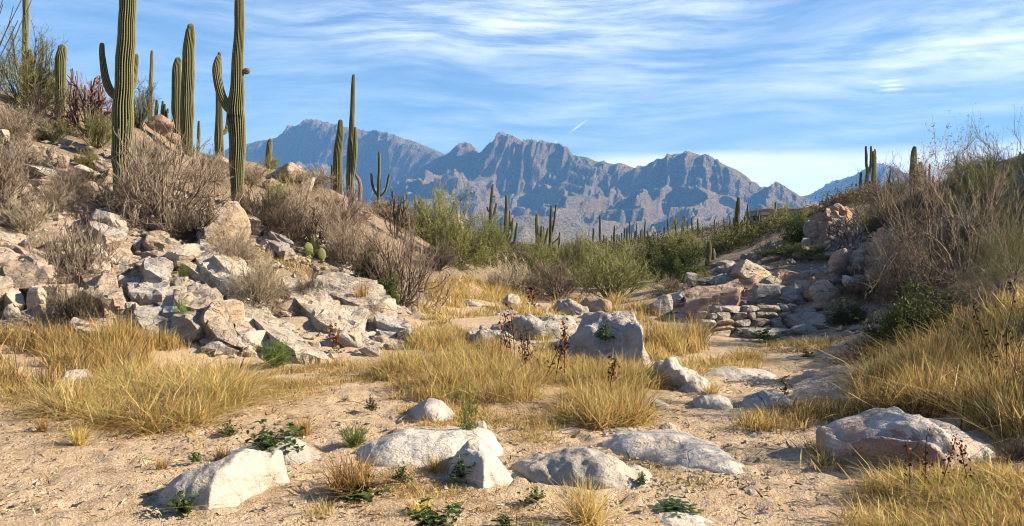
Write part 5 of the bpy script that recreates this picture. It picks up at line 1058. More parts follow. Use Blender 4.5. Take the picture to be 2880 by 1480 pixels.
pl('dark',0,'small dark bush on the dipping slab',790,640,110,90,y=20)
pl('bare',1,'grey bush low at the left edge above the rubble outcrop',0,480,170,120,y=19.4)
pl('bare',3,'grey bush on the stony slope left of the purple cholla',60,380,170,110,y=21.5)
pl('olive',2,'yellowish bush on the stony slope under the top left boulder',150,400,110,70,y=21.5)
pl('dark',0,'dark twiggy bush among the upper rubble rocks',250,540,120,80,y=19)
pl('bare',0,'sparse grey bush just left of the huge saguaro foot',190,540,130,100,y=18.4)
pl('bare',0,'grey bush beyond the far left jointed outcrop',-150,760,240,150,y=15)
pl('bare',3,'grey bush high beyond the far left slope edge',-160,520,240,140,y=18)
pl('dark',1,'dark bush beyond the far left grass',-300,700,240,150,y=15.5)
pl('bare',2,'twiggy bush low on the far left slope above the jointed outcrop',70,650,180,130,y=16.2)
pl('bare',1,'grey twiggy bush below the upper rubble outcrop',150,600,190,120,y=17.3)
pl('bare',0,'small grey bush right of the fractured block outcrop',500,640,120,90,y=17.8)
pl('bare',3,'low grey bush on the slope above the bedrock ramp',640,690,130,90,y=17)
pl('yellow',0,'small yellow bush in the rocks left of the huge saguaro',250,470,80,60,y=20)
pl('olive',0,'olive yellow bush behind the huge saguaro on the left',270,440,150,130,y=22)
pl('olive',1,'olive bush at the top left with thin dry stems',70,290,240,200,y=24)
pl('yellow',0,'yellow green bush in front of the top left saguaro',120,270,150,130,y=24.5)
pl('olive',2,'pale green bush behind the huge saguaro on the skyline',390,390,120,170,y=26)
pl('bare',1,'grey skyline bush behind the purple cholla',240,330,170,130,y=27)
pl('olive',0,'green leafy bush right of the scarred saguaro base',790,610,150,110,y=22)
pl('yellow',0,'small yellow green bush at the base of the small ridge saguaro',760,475,60,40,y=30)
pl('green',0,'dark green bush at the left foot of the big mid bush',1040,790,110,80,y=18.6)
pl('green',1,'dark green low bush under the big mid bush',1090,820,90,50,y=17.9)
# middle
pl('verde',0,'large yellow green palo verde in the middle distance',1290,745,230,200,y=28,cat='tree')
pl('verde',1,'green palo verde left of the large yellow green one',1190,700,150,140,y=32,cat='tree')
pl('olive',1,'tall airy olive bush behind the yellow green palo verde',1230,640,120,110,y=38)
pl('verde',0,'yellow palo verde under the leaning far saguaro',1390,690,120,90,y=45,cat='tree')
pl('olive',2,'wide olive bush in the centre with fine grey twigs',1720,845,250,170,y=24.5)
pl('bare',0,'mauve grey bush left of the wide olive bush',1570,830,190,140,y=26)
pl('bare',2,'mauve grey bush below the yellow green palo verde',1440,820,170,120,y=26)
pl('green',0,'bright green leafy bush right of the central olive bush',1920,790,140,110,y=26)
pl('green',1,'dark green bush behind the central olive bush',1850,780,130,110,y=29)
pl('dark',1,'dark dry bush left of the leaning brown slab',1890,850,130,90,y=20.5)
pl('olive',0,'olive bush behind the central olive bush, farther left',1620,770,180,110,y=36)
pl('verde',1,'grey green bush on the flat left of the far saguaros',1520,760,150,90,y=40)
pl('olive',1,'olive bush beside the squat barrel-like saguaro',1590,760,130,80,y=44)
pl('green',1,'small green bush in the middle behind the meadow rocks',1510,790,80,60,y=27)
pl('yellow',0,'orange yellow bush on the rise right of centre',1900,720,140,90,y=36)
pl('olive',2,'olive bush below the big single right saguaro',2090,730,140,90,y=38)
pl('olive',0,'olive bush left of the young saguaro behind rocks',1960,740,100,70,y=33)
pl('yellow',0,'small round brown bush above the leaning slab',1978,800,60,45,y=21.5)
pl('bare',1,'grey brown bush in the hollow above the right rocks',2180,740,130,90,y=26)
pl('olive',1,'olive bush on the hill below the house',2200,650,110,80,y=45)
pl('verde',0,'round green tree in front of the adobe house',2250,632,56,36,y=80,cat='tree')
pl('yellow',0,'golden bush glowing behind the silvery cholla',2400,690,100,80,y=25)
pl('green',0,'green leafy bush in the gully left of the rough rock wall',2250,720,110,120,y=26)
pl('green',1,'dark green bush above the round tan boulder',2270,775,140,90,y=22)
pl('bare',3,'grey scrub bush above the grey rocks right of centre',2200,790,110,70,y=22)
# right slope
pl('tree',0,'huge grey green palo verde tangle over the right slope',2700,860,520,420,y=13.8,cat='tree')
pl('tree',1,'tall airy palo verde at the upper right edge',2850,760,420,400,y=17.5,cat='tree')
pl('greytree',0,'large grey twiggy tangle on the right slope crest',2530,690,330,220,y=21)
pl('tree',0,'olive palo verde behind the grey tangle on the crest',2640,600,300,170,y=27,cat='tree')
pl('greytree',0,'grey thicket right of the silvery cholla',2480,640,180,130,y=26)
pl('tree',1,'dense olive bush low at the right edge above the grass',2850,880,340,260,y=12.2,cat='tree')
pl('greytree',0,'dark thicket below the palo verde at mid right',2560,860,280,200,y=14.6)
pl('olive',2,'olive bush on the right skyline by the lone pole saguaro',2740,560,220,120,y=30)
pl('olive',1,'olive bush on the right ridge left of the fat twins',2510,590,150,90,y=34)
pl('green',0,'green bush with small glossy leaves in front of the right thicket',2565,1000,240,185,y=10.4)
pl('green',1,'lower green bush beside the glossy one by the dry brush',2490,1030,130,110,y=11.6)
pl('dark',1,'heap of dark dry brush left of the glossy green bush',2420,1030,190,110,y=11.4)
pl('dark',2,'dark dead brush at the right bottom edge behind the straw',2860,1350,150,170,y=5.9)
pl('bare',0,'tall dry bush on the right slope above the grass bank',2840,1000,230,230,y=10.2)
pl('greytree',0,'grey thicket in the middle of the right slope under the curved limb',2620,790,300,190,y=16.5)
pl('tree',0,'broad grey green thicket at the right edge of the slope',2800,800,330,230,y=16)
pl('greytree',0,'twiggy thicket below the fat twin saguaros',2600,650,260,150,y=23)
pl('dark',1,'dark bush in the shade under the orange cliff slab',2500,860,170,120,y=15.8)
pl('tree',1,'olive thicket high on the right slope below the skyline',2760,640,300,170,y=23,cat='tree')
pl('greytree',0,'grey thicket against the sky near the right edge',2830,580,300,190,y=25)
pl('dark',0,'dark scrub on the bank right of the glossy green bush',2680,930,230,140,y=12.2)
pl('tree',0,'green grey thicket just above the tall right-hand grass',2780,930,300,190,y=11.6,cat='tree')
pl('olive',2,'olive bush between the silvery cholla and the grey thicket',2450,670,130,90,y=24)
pl('green',0,'dark green bush on the dirt between the flat tan boulder and split rock',2215,755,130,70,y=23)
pl('olive',1,'olive scrub on the dirt left of the silvery cholla',2300,770,120,60,y=21.5)
pl('dark',1,'dark scrub in the gap right of the round brown boulder',2390,850,100,80,y=17)
pl('green',1,'green bush low beside the grey rocks at the pile right end',2380,920,110,70,y=15.2)
pl('dark',2,'dark scrub on the dirt slope right of the round boulders',2430,850,120,100,y=16.2)
pl('dark',0,'dark scrub clinging below the orange cliff slab',2400,800,110,70,y=18)
pl('olive',2,'grey green bush among the right rocks above the round boulders',2330,790,110,60,y=20.5)
pl('bare',2,'grey bush on the crest left of the forked ridge saguaro',2400,590,120,70,y=33)
pl('olive',0,'olive bush on the bare rise behind the right rock pile',2110,720,130,70,y=33)
pl('olive',1,'olive bush left of the upright split rock face',2240,670,110,70,y=33)
pl('green',1,'dark green bush on the rise behind the young saguaro',2040,720,110,60,y=36)
pl('bare',1,'brownish bush on the rise below the dark hollowed saguaro',2160,690,120,60,y=40)
pl('olive',2,'olive bush on the slope under the adobe house',2290,640,110,60,y=48)
pl('greytree',0,'tall leafless bush standing at the right bank by the path',3080,1300,420,900,y=6.6)
pl('tree',0,'palo verde growing on the near right bank',3200,1250,500,1000,y=8.6,cat='tree')
# small green plants
pl('broom',0,'bright green broom plant at the foot of the pale bedrock ramp',770,1035,120,85)
pl('broom',0,'little green broom tuft on the mid-slope blocks',515,772,34,36,y=15.4)
pl('broom',0,'small green broom tuft on the leaning block outcrop',512,880,60,40,y=13.4)
pl('broom',0,'tiny green tuft under the huge saguaro',345,600,70,36,y=18)
pl('broom',0,'leafy yellow green herb standing alone on the sand',995,1255,90,70)
pl('wispy',0,'wispy feathery plant growing between the white boulders',1322,1262,62,160,cat='plant')

# low weeds with broad leaves
def weed_mesh(seed, n, r, h, leaf, sprawl=1.0):
    g = np.random.default_rng(seed); m = n // 9; st = grow(np.zeros((m, 3)), np.stack([g.normal(size=m) * sprawl, g.normal(size=m) * sprawl * .7, np.full(m, 0.9)], -1), np.full(m, 1.0) * g.uniform(.5, 1, m), 5, g, 0.12, -0.05)
    (st,) = norm_unit(st); st = st * np.array([2 * r, 2 * r, h]); V0, q0 = tubes(st, np.full(st.shape[:2], 0.0028))
    src = st[:, 1:].reshape(-1, 3); p = src[g.integers(len(src), size=n)]; a = g.normal(size=(n, 3)); a[:, 2] = np.abs(a[:, 2]) * 0.35 - 0.1; a /= np.linalg.norm(a, axis=1)[:, None]
    b = np.cross(a, [0, 0, 1.0]) + g.normal(size=(n, 3)) * .25; b /= np.linalg.norm(b, axis=1)[:, None]; up = np.cross(b, a); s = (leaf * g.uniform(.5, 1.25, n))[:, None]
    L = np.stack([p, p + a * s * .45 + b * s * .36 + up * s * .12, p + a * s * 1.05 - up * s * .1, p + a * s * .45 - b * s * .36 + up * s * .12, p + a * s * .5], 1); base = (np.arange(n) * 5)[:, None]
    T = np.concatenate([base + np.array(x) for x in ([0, 1, 4], [1, 2, 4], [2, 3, 4], [3, 0, 4])])
    return (mesh('stems', V0, quads=q0, attrs={'t': np.full(len(V0), .5)}, mat=MAT['olive']), mesh('leaves', L.reshape(-1, 3), tris=T, attrs={'t': np.repeat(np.clip(g.normal(.5, .25, n), 0, 1), 5)}, mat=MAT['weed'], smooth_=False))
WEED = [weed_mesh(1, 300, .5, .5, .15), weed_mesh(2, 190, .5, .45, .18), weed_mesh(3, 120, .5, .5, .24)]
def weed(k, label, u, v, wpx, hpx, y=None):
    p = G(u, v) if y is None else np.array([P(u, v, y)[0], y, P(u, v, y)[2]])
    w = wpx / F * p[1]; h = hpx / F * p[1]; e = link('leafy_weed', None, None, p, label=label, cat='weed', group='leafy green weeds on the sand'); e.location.z += 0.012; e.scale = (w * 1.1, w * .9, h * 2.4); e.rotation_euler = (0, 0, rr.uniform(0, 6.28))
    link('stems', WEED[k][0], e); link('leaves', WEED[k][1], e)
weed(0,'leafy green weed at the left foot of the large pale boulder',515,1448,105,42); weed(2,'small leafy sprig at the foot of the large pale boulder, right of the bigger weed',590,1432,36,24)
weed(0,'large leafy weed growing behind the large pale boulder',765,1290,145,75); weed(1,'small leafy weed behind the large pale boulder, left of the big weed',645,1228,60,30)
weed(2,'tiny leafy weed above the left shoulder of the large pale boulder',552,1305,36,26); weed(0,'leafy weed at the foot of the pointed grey boulder',1300,1352,100,50)
weed(1,'small dark green weed alone on sand below the lumpy bedrock hump',1500,1420,72,38); weed(0,'leafy green weed cut off by the bottom edge at centre',1215,1500,150,62)
weed(2,'little green weed on the lumpy bedrock hump',1803,1370,46,30); weed(1,'flat leafy weed spread under the spiky grass tuft',1000,1400,170,40); weed(2,'low leafy weed right of the spiky grass tuft',1125,1362,50,40)
weed(1,'flat green mat of weed on sand at bottom right of centre',1895,1438,150,14); weed(2,'small light green sprig growing in the banded boulder crack',1695,960,52,40,y=12.2); weed(1,'dark green weed patch at the shaded foot of the rock pile',2155,960,110,30); weed(2,'dark green weed on the shaded path below the rock pile',2275,1008,46,16)
weed(1,'thin leafy weed on open sand behind the small white dome',1045,1160,40,34); weed(2,'small green sprig in front of the whaleback boulder',1175,1296,24,26); weed(1,'dark leafy patch in the grass left of the grey bedrock ledge',1345,1002,60,26); weed(2,'green weed bottom right corner of the frame by the straw',1420,1484,70,20)

# chollas, ocotillo, dead stalks
def cholla(label, u, v, wpx, hpx, y, mat, seed, thick, stems=9, l1=5, l2=4, name='cholla', cat='cactus', spread=1.15):
    g = np.random.default_rng(seed); Ls = norm_unit(*shrub_lines(seed, stems=stems, spread=spread, l1=l1, l2=l2, lens=(0.9, 0.45, 0.24), bend=0.2, K0=6))
    x = P(u, v, y)[0]; z = float(H(x, y)); top = P(u, v - hpx, y)[2]; w = wpx / F * y; h = top - z; e = link(name, None, None, (x, y, z - .03), label=label, cat=cat)
    for lv, (l, nm) in enumerate(zip(Ls, ('stems', 'branches', 'joints'))):
        l = l * np.array([w, w, h]); n, K, _ = l.shape; r_ = thick * (1.15, 1.0, 0.85)[lv] * np.linspace(1, .75, K)[None] * g.uniform(.85, 1.15, (n, K)); V, q = tubes(l, r_, 5)
        link(nm, mesh(nm, V, quads=q, attrs={'t': np.repeat(np.clip(g.normal(.5, .25, n), 0, 1), K * 5)}, mat=MAT[mat]), e)
cholla('purple staghorn cholla left of the huge saguaro', 245, 365, 150, 150, 23.5, 'cholla', 5, 0.022, stems=12, l1=6, l2=4)
cholla('bare silvery cholla with thick stems before the rough rock wall', 2392, 740, 140, 130, 20.6, 'silver', 8, 0.016, stems=9, l1=6, l2=5)
cholla('dark leafless cholla branching above the ridge bushes', 1112, 650, 70, 110, 27, 'darktwig', 11, 0.018, stems=6, l1=4, l2=3)
cholla('dark crooked leafless shrub trunk below the ridge boulders', 890, 660, 90, 80, 20.5, 'darktwig', 14, 0.02, stems=4, l1=4, l2=3, name='crooked_shrub', cat='shrub')
cholla('curved yellow green bare palo verde limb on the right slope', 2660, 750, 190, 200, 16.5, 'olive', 17, 0.025, stems=5, l1=4, l2=4, name='palo_verde_limb', cat='tree', spread=1.3)
def ocotillo():
    y = 17.5; g = np.random.default_rng(9); base = P(-25, 330, y); base[2] = float(H(base[0], y)); e = link('ocotillo', None, None, base, label='ocotillo with dark arching whips at the top left corner', cat='ocotillo')
    tips = [(100,-30),(62,-10),(40,20),(15,-40),(-20,-60),(52,60),(8,10)]
    for k, (u, v) in enumerate(tips):
        t = P(u, v, y + g.uniform(-.6, .6)); m = base * .45 + t * .55 + np.array([-0.25 + .1 * g.normal(), 0, 0.15]); c = catmull([base, base * .75 + m * .25 + g.normal(size=3) * .02, m, t], 14) + g.normal(size=(14, 3)) * .012
        V, q = tubes((c - base)[None], np.linspace(.019, .007, 14)[None], 5); link('whip', mesh('whip', V, quads=q, attrs={'t': np.full(len(V), .2)}, mat=MAT['darktwig']), e)
ocotillo()
def dead_stalks(label, spots, y, seed, hm):
    g = np.random.default_rng(seed); base = G(*spots[0]); e = link('dead_weed', None, None, base, label=label, cat='dried plant'); sl, pts = [], []
    for (u, v) in spots:
        b = G(u, v); c = grow(b[None], np.array([[g.normal() * .12, g.normal() * .1, 1.0]]), np.array([hm * g.uniform(.7, 1.1)]), 8, g, .06)[0]; sl.append(c - base)
        for i in range(46): k = g.integers(3, 8); pts.append(c[k] - base + g.normal(size=3) * (.003 * b[1]) * np.array([1, 1, 1.4]))
    for one in sl:
        V, q = tubes(one[None], np.full((1, 8), .0006 * base[1])); link('stem', mesh('stem', V, quads=q, attrs={'t': np.full(len(V), .5)}, mat=MAT['deadleaf']), e)
    n = len(pts); V, q = leaves(np.array(pts), 0.0024 * base[1], g, .5); link('leaves', mesh('leaves', V, quads=q, attrs={'t': np.repeat(g.random(n), 4)}, mat=MAT['deadleaf'], smooth_=False), e)
dead_stalks('dark brown dead weed stalks in the middle of the golden grass', [(1480,1070),(1500,1060),(1530,1075),(1560,1080),(1590,1075),(1470,1040)], 10, 1, .62)
dead_stalks('reddish dead weed spike left of the dark stalks', [(1440,1010),(1448,1015),(1432,1012)], 12, 2, .62)
dead_stalks('dark seed stalks at the right end of the golden mound', [(1700,1110),(1712,1120)], 9, 3, .4)
dead_stalks('tall brown dead weed in the right-hand grass bank', [(2830,1110),(2845,1115)], 7.4, 4, .85)
dead_stalks('rusty seed heads in the straw before the orange wedge boulder', [(2560,1390),(2640,1380),(2600,1400),(2720,1390)], 6, 5, .36)
dead_stalks('reddish weed sprig beside the pale wedge boulder', [(2205,1140)], 8.5, 6, .3)
dead_stalks('small reddish sprig at the undercut of the dipping slabs', [(940,990),(948,992)], 13, 7, .4)
dead_stalks('single dark dead spike in the meadow behind the grey ledge', [(1503,868)], 19, 8, .5)
def pear(label, u, v, y):
    g = np.random.default_rng(3); x = P(u, v, y)[0]; b = np.array([x, y, float(H(x, y))]); e = link('prickly_pear', None, None, b, label=label, cat='cactus'); d, f = ICO[3]
    for i in range(7): o = link('pad', mesh('pad', d * np.array([.09, .02, .13]), tris=f, mat=MAT['prickly']), e, (g.normal() * .13, g.normal() * .1, .12 + .13 * (i % 3))); o.rotation_euler = (g.normal() * .3, g.normal() * .4, g.uniform(0, 3))
pear('small prickly pear with pale pads under the crooked shrub', 878, 672, 19.5)

# ------------------------------------------------------------------ far scrub (one mass)
def far_scrub():
    g = np.random.default_rng(77); n = 980; y = 30 + 105 * g.random(n) ** 1.3; x = g.uniform(-0.16, 0.44, n) * y; z = H(x, y); Vs, Ts = [], []
    for i in range(n):
        m = int(np.clip(20000 / y[i], 180, 480)); s = g.uniform(.45, 1.15) * (1.35 if y[i] > 58 else 1.0); d = g.normal(size=(m, 3)); d /= np.linalg.norm(d, axis=1)[:, None]; r = g.uniform(.55, 1.0, m)[:, None] * (1 + .35 * perlin(d * 2.0 + i))[:, None]
        p = d * r * np.array([s, s, s * .75]); p[:, 2] = np.abs(p[:, 2]); p += [x[i], y[i], z[i] - .05]; V, _ = leaves(p, 0.055 + .0007 * y[i], g, .45); V = V.reshape(-1, 4, 3)[:, :3].reshape(-1, 3); Vs.append(V); Ts.append(np.repeat(np.clip(g.normal(g.random(), .15, m), 0, 1), 3))
    V = np.concatenate(Vs); link('desert_scrub', mesh('desert_scrub', V, tris=np.arange(len(V)).reshape(-1, 3), attrs={'t': np.concatenate(Ts)}, mat=MAT['scrub'], smooth_=False), kind='stuff', label='low olive and brown scrub covering the far rise', cat='scrub')
far_scrub()

# ------------------------------------------------------------------ dry grass
def blades(root, height, g, lean=0.5, width=0.004, seg=3, tmean=0.6, tsd=0.22, droop=0.5, wind=(0.0, 0.0), bias=None):
    n = len(root); az = g.uniform(0, 6.283, n); ln = np.abs(g.normal(0, lean, n)) * np.where(g.random(n) < 0.22, 2.4, 0.9); dx = np.cos(az) * ln + wind[0]; dy = np.sin(az) * ln + wind[1]
    
    if bias is not None: dx = dx + bias[:, 0]; dy = dy + bias[:, 1]
    hh = height * g.uniform(0.45, 1.12, n); s = np.linspace(0, 1, seg)
    droop = droop * g.uniform(0.0, 1.5, n)[:, None]
    hor = s[None] * (0.95 - 0.4 * np.minimum(droop, 1)) + droop * s[None] ** 2.2; ver = s[None] * (1 - 0.32 * np.minimum(np.hypot(dx, dy), 1.5)[:, None] * s[None] * droop * 1.6)
    c = np.stack([root[:, 0:1] + dx[:, None] * hh[:, None] * hor, root[:, 1:2] + dy[:, None] * hh[:, None] * hor, root[:, 2:3] + hh[:, None] * ver], -1)
    wa = g.uniform(0, 6.283, n); wd = np.stack([np.cos(wa), np.sin(wa), np.zeros(n)], -1)[:, None] * (width * g.uniform(.6, 1.4, n))[:, None, None] * np.array([1.0, .95, .75, .1] if seg == 4 else [1.0, .8, .15])[None, :, None]
    V = np.stack([c - wd, c + wd], 2).reshape(n, seg * 2, 3); k = np.arange(seg - 1) * 2
    q = np.stack([k, k + 1, k + 3, k + 2], -1)[None] + (np.arange(n) * seg * 2)[:, None, None]
    return V.reshape(-1, 3), q.reshape(-1, 4), np.repeat(np.clip(g.normal(tmean, tsd, n), 0, 0.97) + (g.random(n) < 0.03) * 0.2, seg * 2)
class Grass:
    def __init__(s): s.V, s.Q, s.T, s.o = [], [], [], 0
    def add(s, V, q, t): s.V.append(V); s.Q.append(q + s.o); s.T.append(np.clip(t, 0, 1)); s.o += len(V)
    def mesh(s, nm, off=None):
        V = np.concatenate(s.V); V = V if off is None else V - off
        return mesh(nm, V, quads=np.concatenate(s.Q), attrs={'t': np.concatenate(s.T)}, mat=MAT['grass'], smooth_=False)
GR = Grass(); gg = np.random.default_rng(88)
def field(pix, ntuft, per, height, lean=0.45, spread=0.09, width=0.004, tmean=0.6, droop=0.5, hvar=0.35, wind=(0, 0), tmask=0.0):
    ntuft = int(ntuft * 0.72); per = int(per * 1.4); spread = spread * 0.72; c = sample_poly(world_poly(pix), ntuft, gg); m = perlin(v3(c[:, 0] * .9, c[:, 1] * .9, 7.0)); keep = m > tmask - 0.42 + 0.5 * gg.random(ntuft); c = c[keep]; m = m[keep]
    k = np.repeat(np.arange(len(c)), per); p = c[k] + gg.normal(size=(len(k), 2)) * spread; z = H(p[:, 0], p[:, 1]); hs = 0.54 * height * np.clip(0.85 + 1.1 * perlin(v3(c[:, 0] * 1.5, c[:, 1] * 1.5, 5.0)) + gg.normal(size=len(c)) * .25, .2, 1.7)[k]
    tm = tmean + gg.normal(size=len(c))[k] * 0.13 + 0.12 * perlin(v3(c[:, 0] * 1.7, c[:, 1] * 1.7, 2.0))[k]
    V, q, t = blades(np.stack([p[:, 0], p[:, 1], z - .01], -1), np.maximum(hs, .04) * gg.uniform(.55, 1.15, len(k)), gg, lean * 1.5, width * gg.choice([.65, .95, 1.6], len(k), p=[.45, .37, .18]), bias=(gg.normal(size=(len(c), 2)) * lean * 0.35)[k], tmean=0.0, tsd=0.17, droop=droop, wind=wind); GR.add(V, q, t * 0 + np.clip(np.repeat(tm, 6) + np.repeat(gg.normal(-.03, .34, len(k)), 6), 0, 1))
f_ = field
f_([(-60,1100),(150,1095),(330,1040),(480,1000),(500,960),(250,950),(-60,930)], 470, 46, .6, lean=.4, tmean=.42, width=.0045)
f_([(120,1165),(250,1200),(420,1215),(600,1195),(700,1130),(640,1070),(420,1060),(200,1085)], 420, 60, .62, lean=.75, droop=.9, tmean=.66, width=.0042, hvar=.3)
f_([(290,1010),(350,1020),(520,1010),(530,975),(400,965),(300,975)], 150, 60, .78, lean=.28, tmean=.6, droop=.35)
f_([(0,1130),(130,1150),(200,1120),(150,1085),(0,1090)], 70, 30, .25, lean=.6, tmean=.5)
f_([(690,1150),(880,1120),(1060,1085),(1080,1030),(930,1025),(750,1050),(650,1050)], 260, 34, .20, lean=.6, tmean=.55, spread=.12)
f_([(1060,1120),(1250,1130),(1450,1140),(1560,1120),(1800,1110),(1880,1100),(1780,1040),(1600,1015),(1400,1010),(1200,1015),(1080,1040)], 680, 50, .44, lean=.5, tmean=.62, droop=.7, width=.004)
f_([(1080,1080),(1250,1110),(1480,1115),(1480,1060),(1250,1050),(1100,1050)], 220, 60, .60, lean=.5, tmean=.66, droop=.75)
f_([(1580,1190),(1690,1205),(1800,1190),(1790,1120),(1600,1120)], 150, 52, .5, lean=.5, tmean=.58, droop=.7)
f_([(1160,1195),(1560,1215),(1600,1150),(1250,1135),(1180,1140)], 170, 26, .17, lean=.6, tmean=.6, spread=.12)
f_([(1640,1100),(1850,1130),(1890,1110),(1800,1050),(1680,1050)], 120, 55, .42, lean=.55, tmean=.6, droop=.8, wind=(.35, -.1))
f_([(1150,985),(1200,990),(1290,985),(1280,960),(1160,955)], 60, 60, .50, lean=.3, tmean=.62)
f_([(1170,960),(1300,985),(1440,1000),(1400,950),(1250,910),(1170,920)], 150, 36, .28, lean=.5, tmean=.5)
f_([(1150,900),(1280,900),(1460,880),(1480,820),(1380,790),(1230,800),(1180,840)], 260, 46, .55, lean=.55, tmean=.62, width=.007, spread=.16, droop=.7)
f_([(1430,900),(1620,900),(1660,850),(1600,820),(1450,830)], 120, 36, .42, lean=.4, tmean=.55, width=.006, spread=.15)
f_([(1480,985),(1590,1000),(1600,940),(1500,930)], 70, 60, .45, lean=.45, tmean=.66, droop=.6)
f_([(1700,890),(1840,920),(1880,900),(1820,850),(1700,850)], 90, 36, .4, lean=.4, tmean=.6, width=.006)
f_([(1790,1010),(1880,1015),(1985,990),(1970,955),(1830,950)], 150, 56, .55, lean=.32, tmean=.62, droop=.4, width=.005)
f_([(1820,975),(1860,985),(1870,940),(1830,930)], 30, 50, .4, lean=.4, tmean=.6)
f_([(1900,1045),(2000,1050),(2110,1040),(2120,1000),(1950,1000)], 130, 46, .28, lean=.7, tmean=.68, spread=.12)
f_([(1850,1130),(1960,1125),(2000,1110),(1900,1090)], 40, 40, .18, lean=.5, tmean=.6)
f_([(2060,1215),(2200,1210),(2400,1200),(2480,1150),(2400,1110),(2150,1140)], 170, 46, .22, lean=.5, tmean=.5)
f_([(2130,985),(2350,990),(2400,950),(2200,955)], 90, 36, .22, lean=.5, tmean=.5)
f_([(2400,1160),(2560,1170),(2760,1200),(2900,1250),(3000,1150),(2960,1010),(2780,1020),(2560,1060),(2400,1090)], 780, 50, .62, lean=.42, tmean=.55, droop=.55, width=.0042, hvar=.3)
f_([(2560,1080),(2750,1040),(2900,960),(3000,900),(2880,880),(2700,980)], 240, 46, .72, lean=.35, tmean=.6, droop=.5, width=.0045)
f_([(2390,1490),(2460,1370),(2600,1340),(2780,1320),(2920,1330),(2950,1500),(2700,1560),(2450,1560)], 300, 56, .27, lean=.65, tmean=.66, droop=.8, width=.003, wind=(-.15, 0))
f_([(2350,1260),(2330,1330),(2280,1300),(2290,1240)], 24, 40, .2, lean=.5, tmean=.5, width=.003)
f_([(1990,1270),(2070,1300),(2100,1260),(2040,1220)], 40, 50, .2, lean=.5, tmean=.68, width=.003)
f_([(1740,1330),(1900,1370),(2040,1390),(1980,1330),(1850,1290),(1760,1295)], 70, 26, .08, lean=.7, tmean=.62, width=.0025)
f_([(1760,1290),(1860,1280),(1850,1255),(1780,1265)], 26, 40, .13, lean=.6, tmean=.66, width=.003)
f_([(1060,1395),(1200,1400),(1420,1390),(1420,1340),(1200,1340),(1100,1330)], 90, 30, .11, lean=.7, tmean=.55, width=.0025)
f_([(1000,1480),(1500,1490),(1900,1470),(1700,1410),(1300,1400),(1000,1420)], 90, 26, .07, lean=.8, tmean=.5, width=.0022)
f_([(1430,1245),(1560,1245),(1560,1215),(1440,1220)], 26, 30, .1, lean=.7, tmean=.62, width=.003)
f_([(-60,1110),(-60,960),(-500,980),(-500,1150)], 160, 46, .55, lean=.45, tmean=.45, width=.0045)
f_([(-60,700),(-60,420),(-400,420),(-400,700)], 90, 18, .25, lean=.6, tmean=.35, width=.006)
f_([(2920,1150),(3000,1250),(3300,1300),(3300,950),(2980,950)], 160, 46, .6, lean=.45, tmean=.5, width=.0045)
f_([(640,1170),(1000,1150),(1500,1200),(1900,1150),(1880,1060),(1500,1000),(1100,1010),(700,1040)], 520, 22, .15, lean=.9, tmean=.5, spread=.14)
f_([(0,1160),(400,1230),(700,1180),(700,1080),(300,1050),(0,1080)], 260, 22, .14, lean=.9, tmean=.45, spread=.13)
f_([(230,960),(330,960),(300,900),(240,900)], 30, 40, .3, lean=.4, tmean=.5)
f_([(1150,860),(1260,870),(1330,830),(1250,800),(1160,820)], 60, 40, .5, lean=.5, tmean=.62, width=.007)
f_([(-60,1470),(900,1480),(1400,1470),(1300,1380),(900,1250),(500,1200),(-60,1180)], 90, 14, .06, lean=.9, tmean=.4, width=.0022)
f_([(690,800),(800,770),(930,780),(930,720),(800,690),(700,720)], 90, 30, .3, lean=.4, tmean=.52, width=.006)
f_([(560,1000),(660,1015),(680,960),(620,930)], 30, 30, .3, lean=.4, tmean=.45)
f_([(0,620),(400,640),(700,800),(1100,880),(1100,780),(700,620),(300,480),(0,420)], 260, 18, .22, lean=.6, tmean=.35, width=.006, spread=.15)
f_([(500,560),(900,680),(1150,800),(1150,650),(900,560),(600,470)], 240, 18, .26, lean=.6, tmean=.35, width=.007, spread=.18)
f_([(2350,720),(2500,800),(2700,780),(2880,700),(2880,560),(2600,600)], 300, 18, .3, lean=.6, tmean=.28, width=.006, spread=.18)
f_([(2380,690),(2420,700),(2430,650),(2390,640)], 30, 40, .4, lean=.4, tmean=.6, width=.008)
link('dry_grass', GR.mesh('dry_grass'), kind='stuff', label='golden dry grass covering the wash edges and meadow', cat='grass')
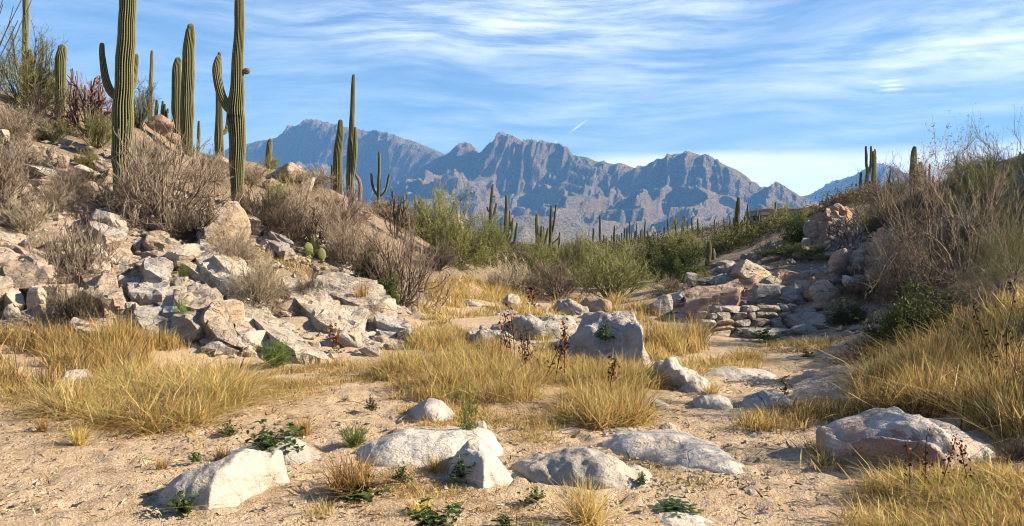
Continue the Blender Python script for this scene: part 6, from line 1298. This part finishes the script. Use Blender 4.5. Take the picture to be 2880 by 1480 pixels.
# lone tufts
def tuft(label, u, v, n, h, r, lean=.5, tmean=.55, width=.003, droop=.4, name='grass_tuft'):
    b = G(u, v); a = gg.uniform(0, 6.28, n); q = np.sqrt(gg.random(n)) * r; p = np.stack([b[0] + np.cos(a) * q, b[1] + np.sin(a) * q, np.full(n, b[2] - .012)], -1); g1 = Grass(); g1.add(*blades(p, np.full(n, h), gg, lean, width, tmean=tmean, droop=droop))
    link(name, g1.mesh(name, b), None, b, label=label, cat='grass tuft', group='lone grass tufts on the sand')
tuft('small spiky straw tuft on open sand at far left',120,1212,120,.14,.035); tuft('larger spiky straw tuft on open sand right of the far left one',222,1250,200,.19,.04,lean=.6)
tuft('low wide spiky tuft with brown seed heads in front of the whaleback',990,1390,520,.25,.12,lean=.85,tmean=.34,width=.0035); tuft('green yellow grass tuft with long arching stalks at bottom centre',1650,1470,420,.26,.09,lean=.8,tmean=.75,width=.003,droop=.7)
tuft('small brown tuft on sand above the large pale boulder',455,1320,80,.10,.03,tmean=.4); tuft('soft brown tuft on sand left of the leafy herb',850,1225,260,.17,.06,lean=.5,tmean=.38); tuft('sparse dry tuft on the low white boulder edge',625,1290,140,.10,.05,lean=.6,tmean=.42)
tuft('tiny tuft on sand near the left edge of the wash',300,1210,50,.07,.03,tmean=.35); tuft('golden tuft growing on the lumpy bedrock hump',1715,1312,120,.06,.05,tmean=.6); tuft('dry tuft in front of the pointed grey boulder crest',1230,1330,160,.14,.06,lean=.5,tmean=.5)
tuft('thin green grass patch at the bottom left of centre',900,1445,160,.10,.08,lean=.7,tmean=.97,width=.002); tuft('pale straw tuft at the edge of the crumpled white ledge',2000,1110,140,.16,.06,tmean=.62); tuft('upright dry tuft on the dipping slab outcrop',1018,860,160,.5,.09,lean=.25,tmean=.42,width=.006)
tuft('fine grass tuft in the sand beside the wispy plant',1180,1440,140,.12,.07,lean=.7,tmean=.5)

# ------------------------------------------------------------------ distant air
def haze():
    lo, hi = (-8200, -400, -60), (8200, 7800, 900)
    v = [(x, y, z) for x in (lo[0], hi[0]) for y in (lo[1], hi[1]) for z in (lo[2], hi[2])]
    m = bpy.data.materials.new('haze_air'); m.use_nodes = True; nt = m.node_tree; nt.nodes.clear(); out = nt.nodes.new('ShaderNodeOutputMaterial'); pv = nt.nodes.new('ShaderNodeVolumePrincipled')
    pv.inputs['Color'].default_value = (0.19, 0.48, 1.0, 1); pv.inputs['Density'].default_value = 0.000105; nt.links.new(pv.outputs[0], out.inputs['Volume'])
    link('haze', mesh('haze', np.array(v, float), quads=np.array([[0,1,3,2],[4,6,7,5],[0,4,5,1],[2,3,7,6],[0,2,6,4],[1,5,7,3]]), mat=m, smooth_=False), kind='stuff', label='thin blue air between the camera and the mountains', cat='haze')
haze()
